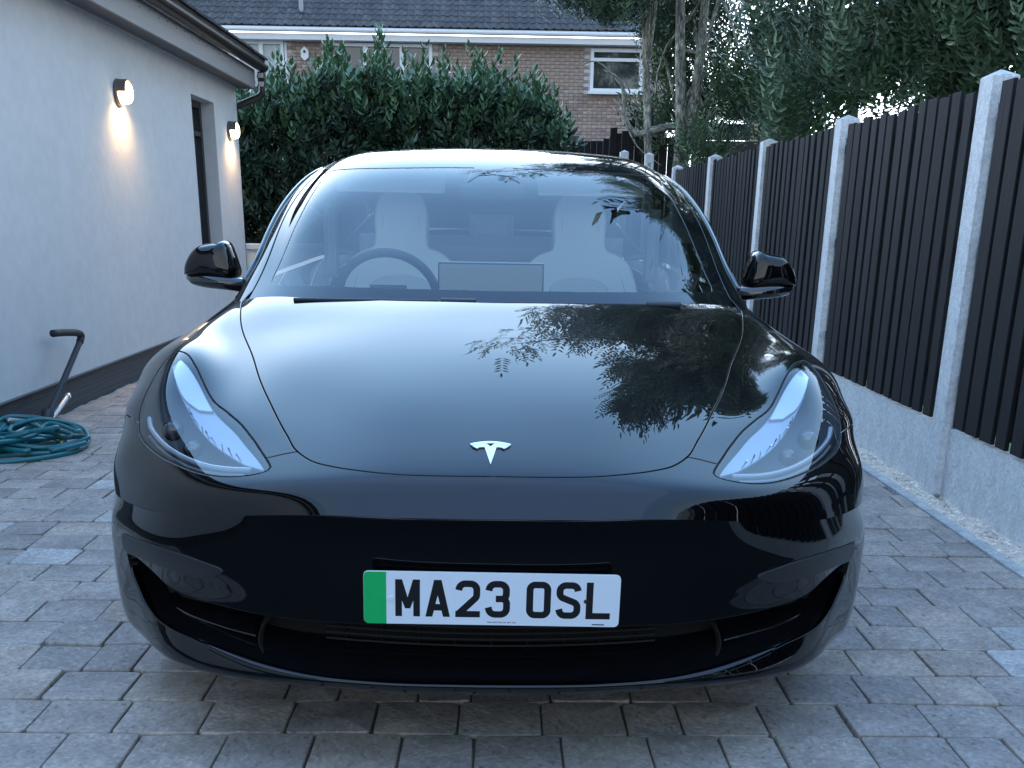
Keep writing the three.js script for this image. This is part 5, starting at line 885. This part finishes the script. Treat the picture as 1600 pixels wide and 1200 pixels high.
  // cabin furniture
  part('dashboard', merged([(() => { const g = boxAt(0, .86, -1.42, 1.42, .10, .40, .03); return g; })(), boxAt(0, .80, -1.56, 1.40, .12, .14, .02), boxAt(0, .55, -1.5, 1.4, .6, .1)]), C.darkTrim, car);
  part('dash_trim', boxAt(0, .893, -1.625, 1.36, .03, .02, .006), C.trim, car);
  part('cabin_floor', merged([boxAt(0, .30, -2.9, 1.5, .02, 3), boxAt(-.80, .57, -2.6, .02, .52, 2.6), boxAt(.80, .57, -2.6, .02, .52, 2.6)]), C.darkTrim, car);
  { const g = boxAt(0, 0, 0, .352, .205, .014, .005); const m = part('touchscreen', g, C.gloss, car, [-.006, .928, -1.56], [-.12, 0, 0]); part('screen_edge', boxAt(0, .1035, 0, .352, .004, .016, .001), C.trim, m); }
  { const w = part('steering_wheel', new THREE.TorusGeometry(.174, .0155, 14, 56), C.darkTrim, car, [-.37, .893, -1.80], [.42, 0, 0]); part('wheel_hub', boxAt(0, -.01, -.02, .13, .10, .05, .02), C.darkTrim, w); part('wheel_spoke', merged([boxAt(0, -.005, -.008, .33, .03, .014, .004), boxAt(0, -.09, -.008, .035, .15, .014, .004)]), C.darkTrim, w); part('steering_column', limb([[0, 0, -.03], [0, -.02, .3]], .035, 12), C.darkTrim, w); }
  const seat = (x) => {
    const s = new THREE.Shape(); s.moveTo(-.235, -.30); s.bezierCurveTo(-.27, -.05, -.25, .10, -.215, .20); s.bezierCurveTo(-.20, .255, -.155, .275, -.115, .285); s.bezierCurveTo(-.085, .30, -.10, .36, -.098, .42); s.bezierCurveTo(-.09, .50, -.06, .515, 0, .515); s.bezierCurveTo(.06, .515, .09, .50, .098, .42); s.bezierCurveTo(.10, .36, .085, .30, .115, .285); s.bezierCurveTo(.155, .275, .20, .255, .215, .20); s.bezierCurveTo(.25, .10, .27, -.05, .235, -.30); s.closePath();
    const g = new THREE.ExtrudeGeometry(s, { depth: .07, bevelEnabled: true, bevelSize: .012, bevelThickness: .035, bevelSegments: 6, curveSegments: 10 });
    const b = part('front_seat', g, C.white, car, [x, .745, -2.42], [-.20, 0, 0]);
    const ins = new THREE.ExtrudeGeometry((() => { const q = new THREE.Shape(); q.moveTo(-.12, -.28); q.bezierCurveTo(-.15, -.1, -.14, .05, -.11, .14); q.bezierCurveTo(-.09, .19, .09, .19, .11, .14); q.bezierCurveTo(.14, .05, .15, -.1, .12, -.28); q.closePath(); return q; })(), { depth: .008, bevelEnabled: true, bevelSize: .008, bevelThickness: .008, bevelSegments: 3 });
    part('seat_insert', ins, std([.60, .59, .56], .7), b, [0, 0, .102]); for (const e of [-1, 1]) part('seam', limb(curvePts([[e * .225, -.28, .098], [e * .205, .02, .103], [e * .165, .20, .103], [e * .085, .27, .102], [e * .07, .42, .103], [e * .045, .48, .10]], 24), .0022, 5), C.darkTrim, b); part('seat_cushion', new RoundedBoxGeometry(.48, .13, .5, 4, .05), C.white, b, [0, -.30, .30], [.2, 0, 0]);
  };
  seat(-.37); seat(.355);
  part('rear_seat', merged([boxAt(0, .78, -3.35, 1.3, .62, .14, .05), boxAt(0, .52, -3.05, 1.3, .14, .5, .04), ...[-.42, 0, .42].map((x) => boxAt(x, 1.13, -3.4, .22, .12, .09, .03))]), C.white, car);
  for (const [x, w] of [[-.387, .41], [.375, .41]]) part('sun_visor', new RoundedBoxGeometry(w, .012, .10, 3, .006), C.white, car, [x, 1.300, -2.20], [.95, 0, 0]);
  part('interior_mirror', new RoundedBoxGeometry(.235, .055, .03, 4, .014), C.darkTrim, car, [-.006, 1.262, -1.93], [.1, 0, 0]);
}
renderer.render(scene, camera);
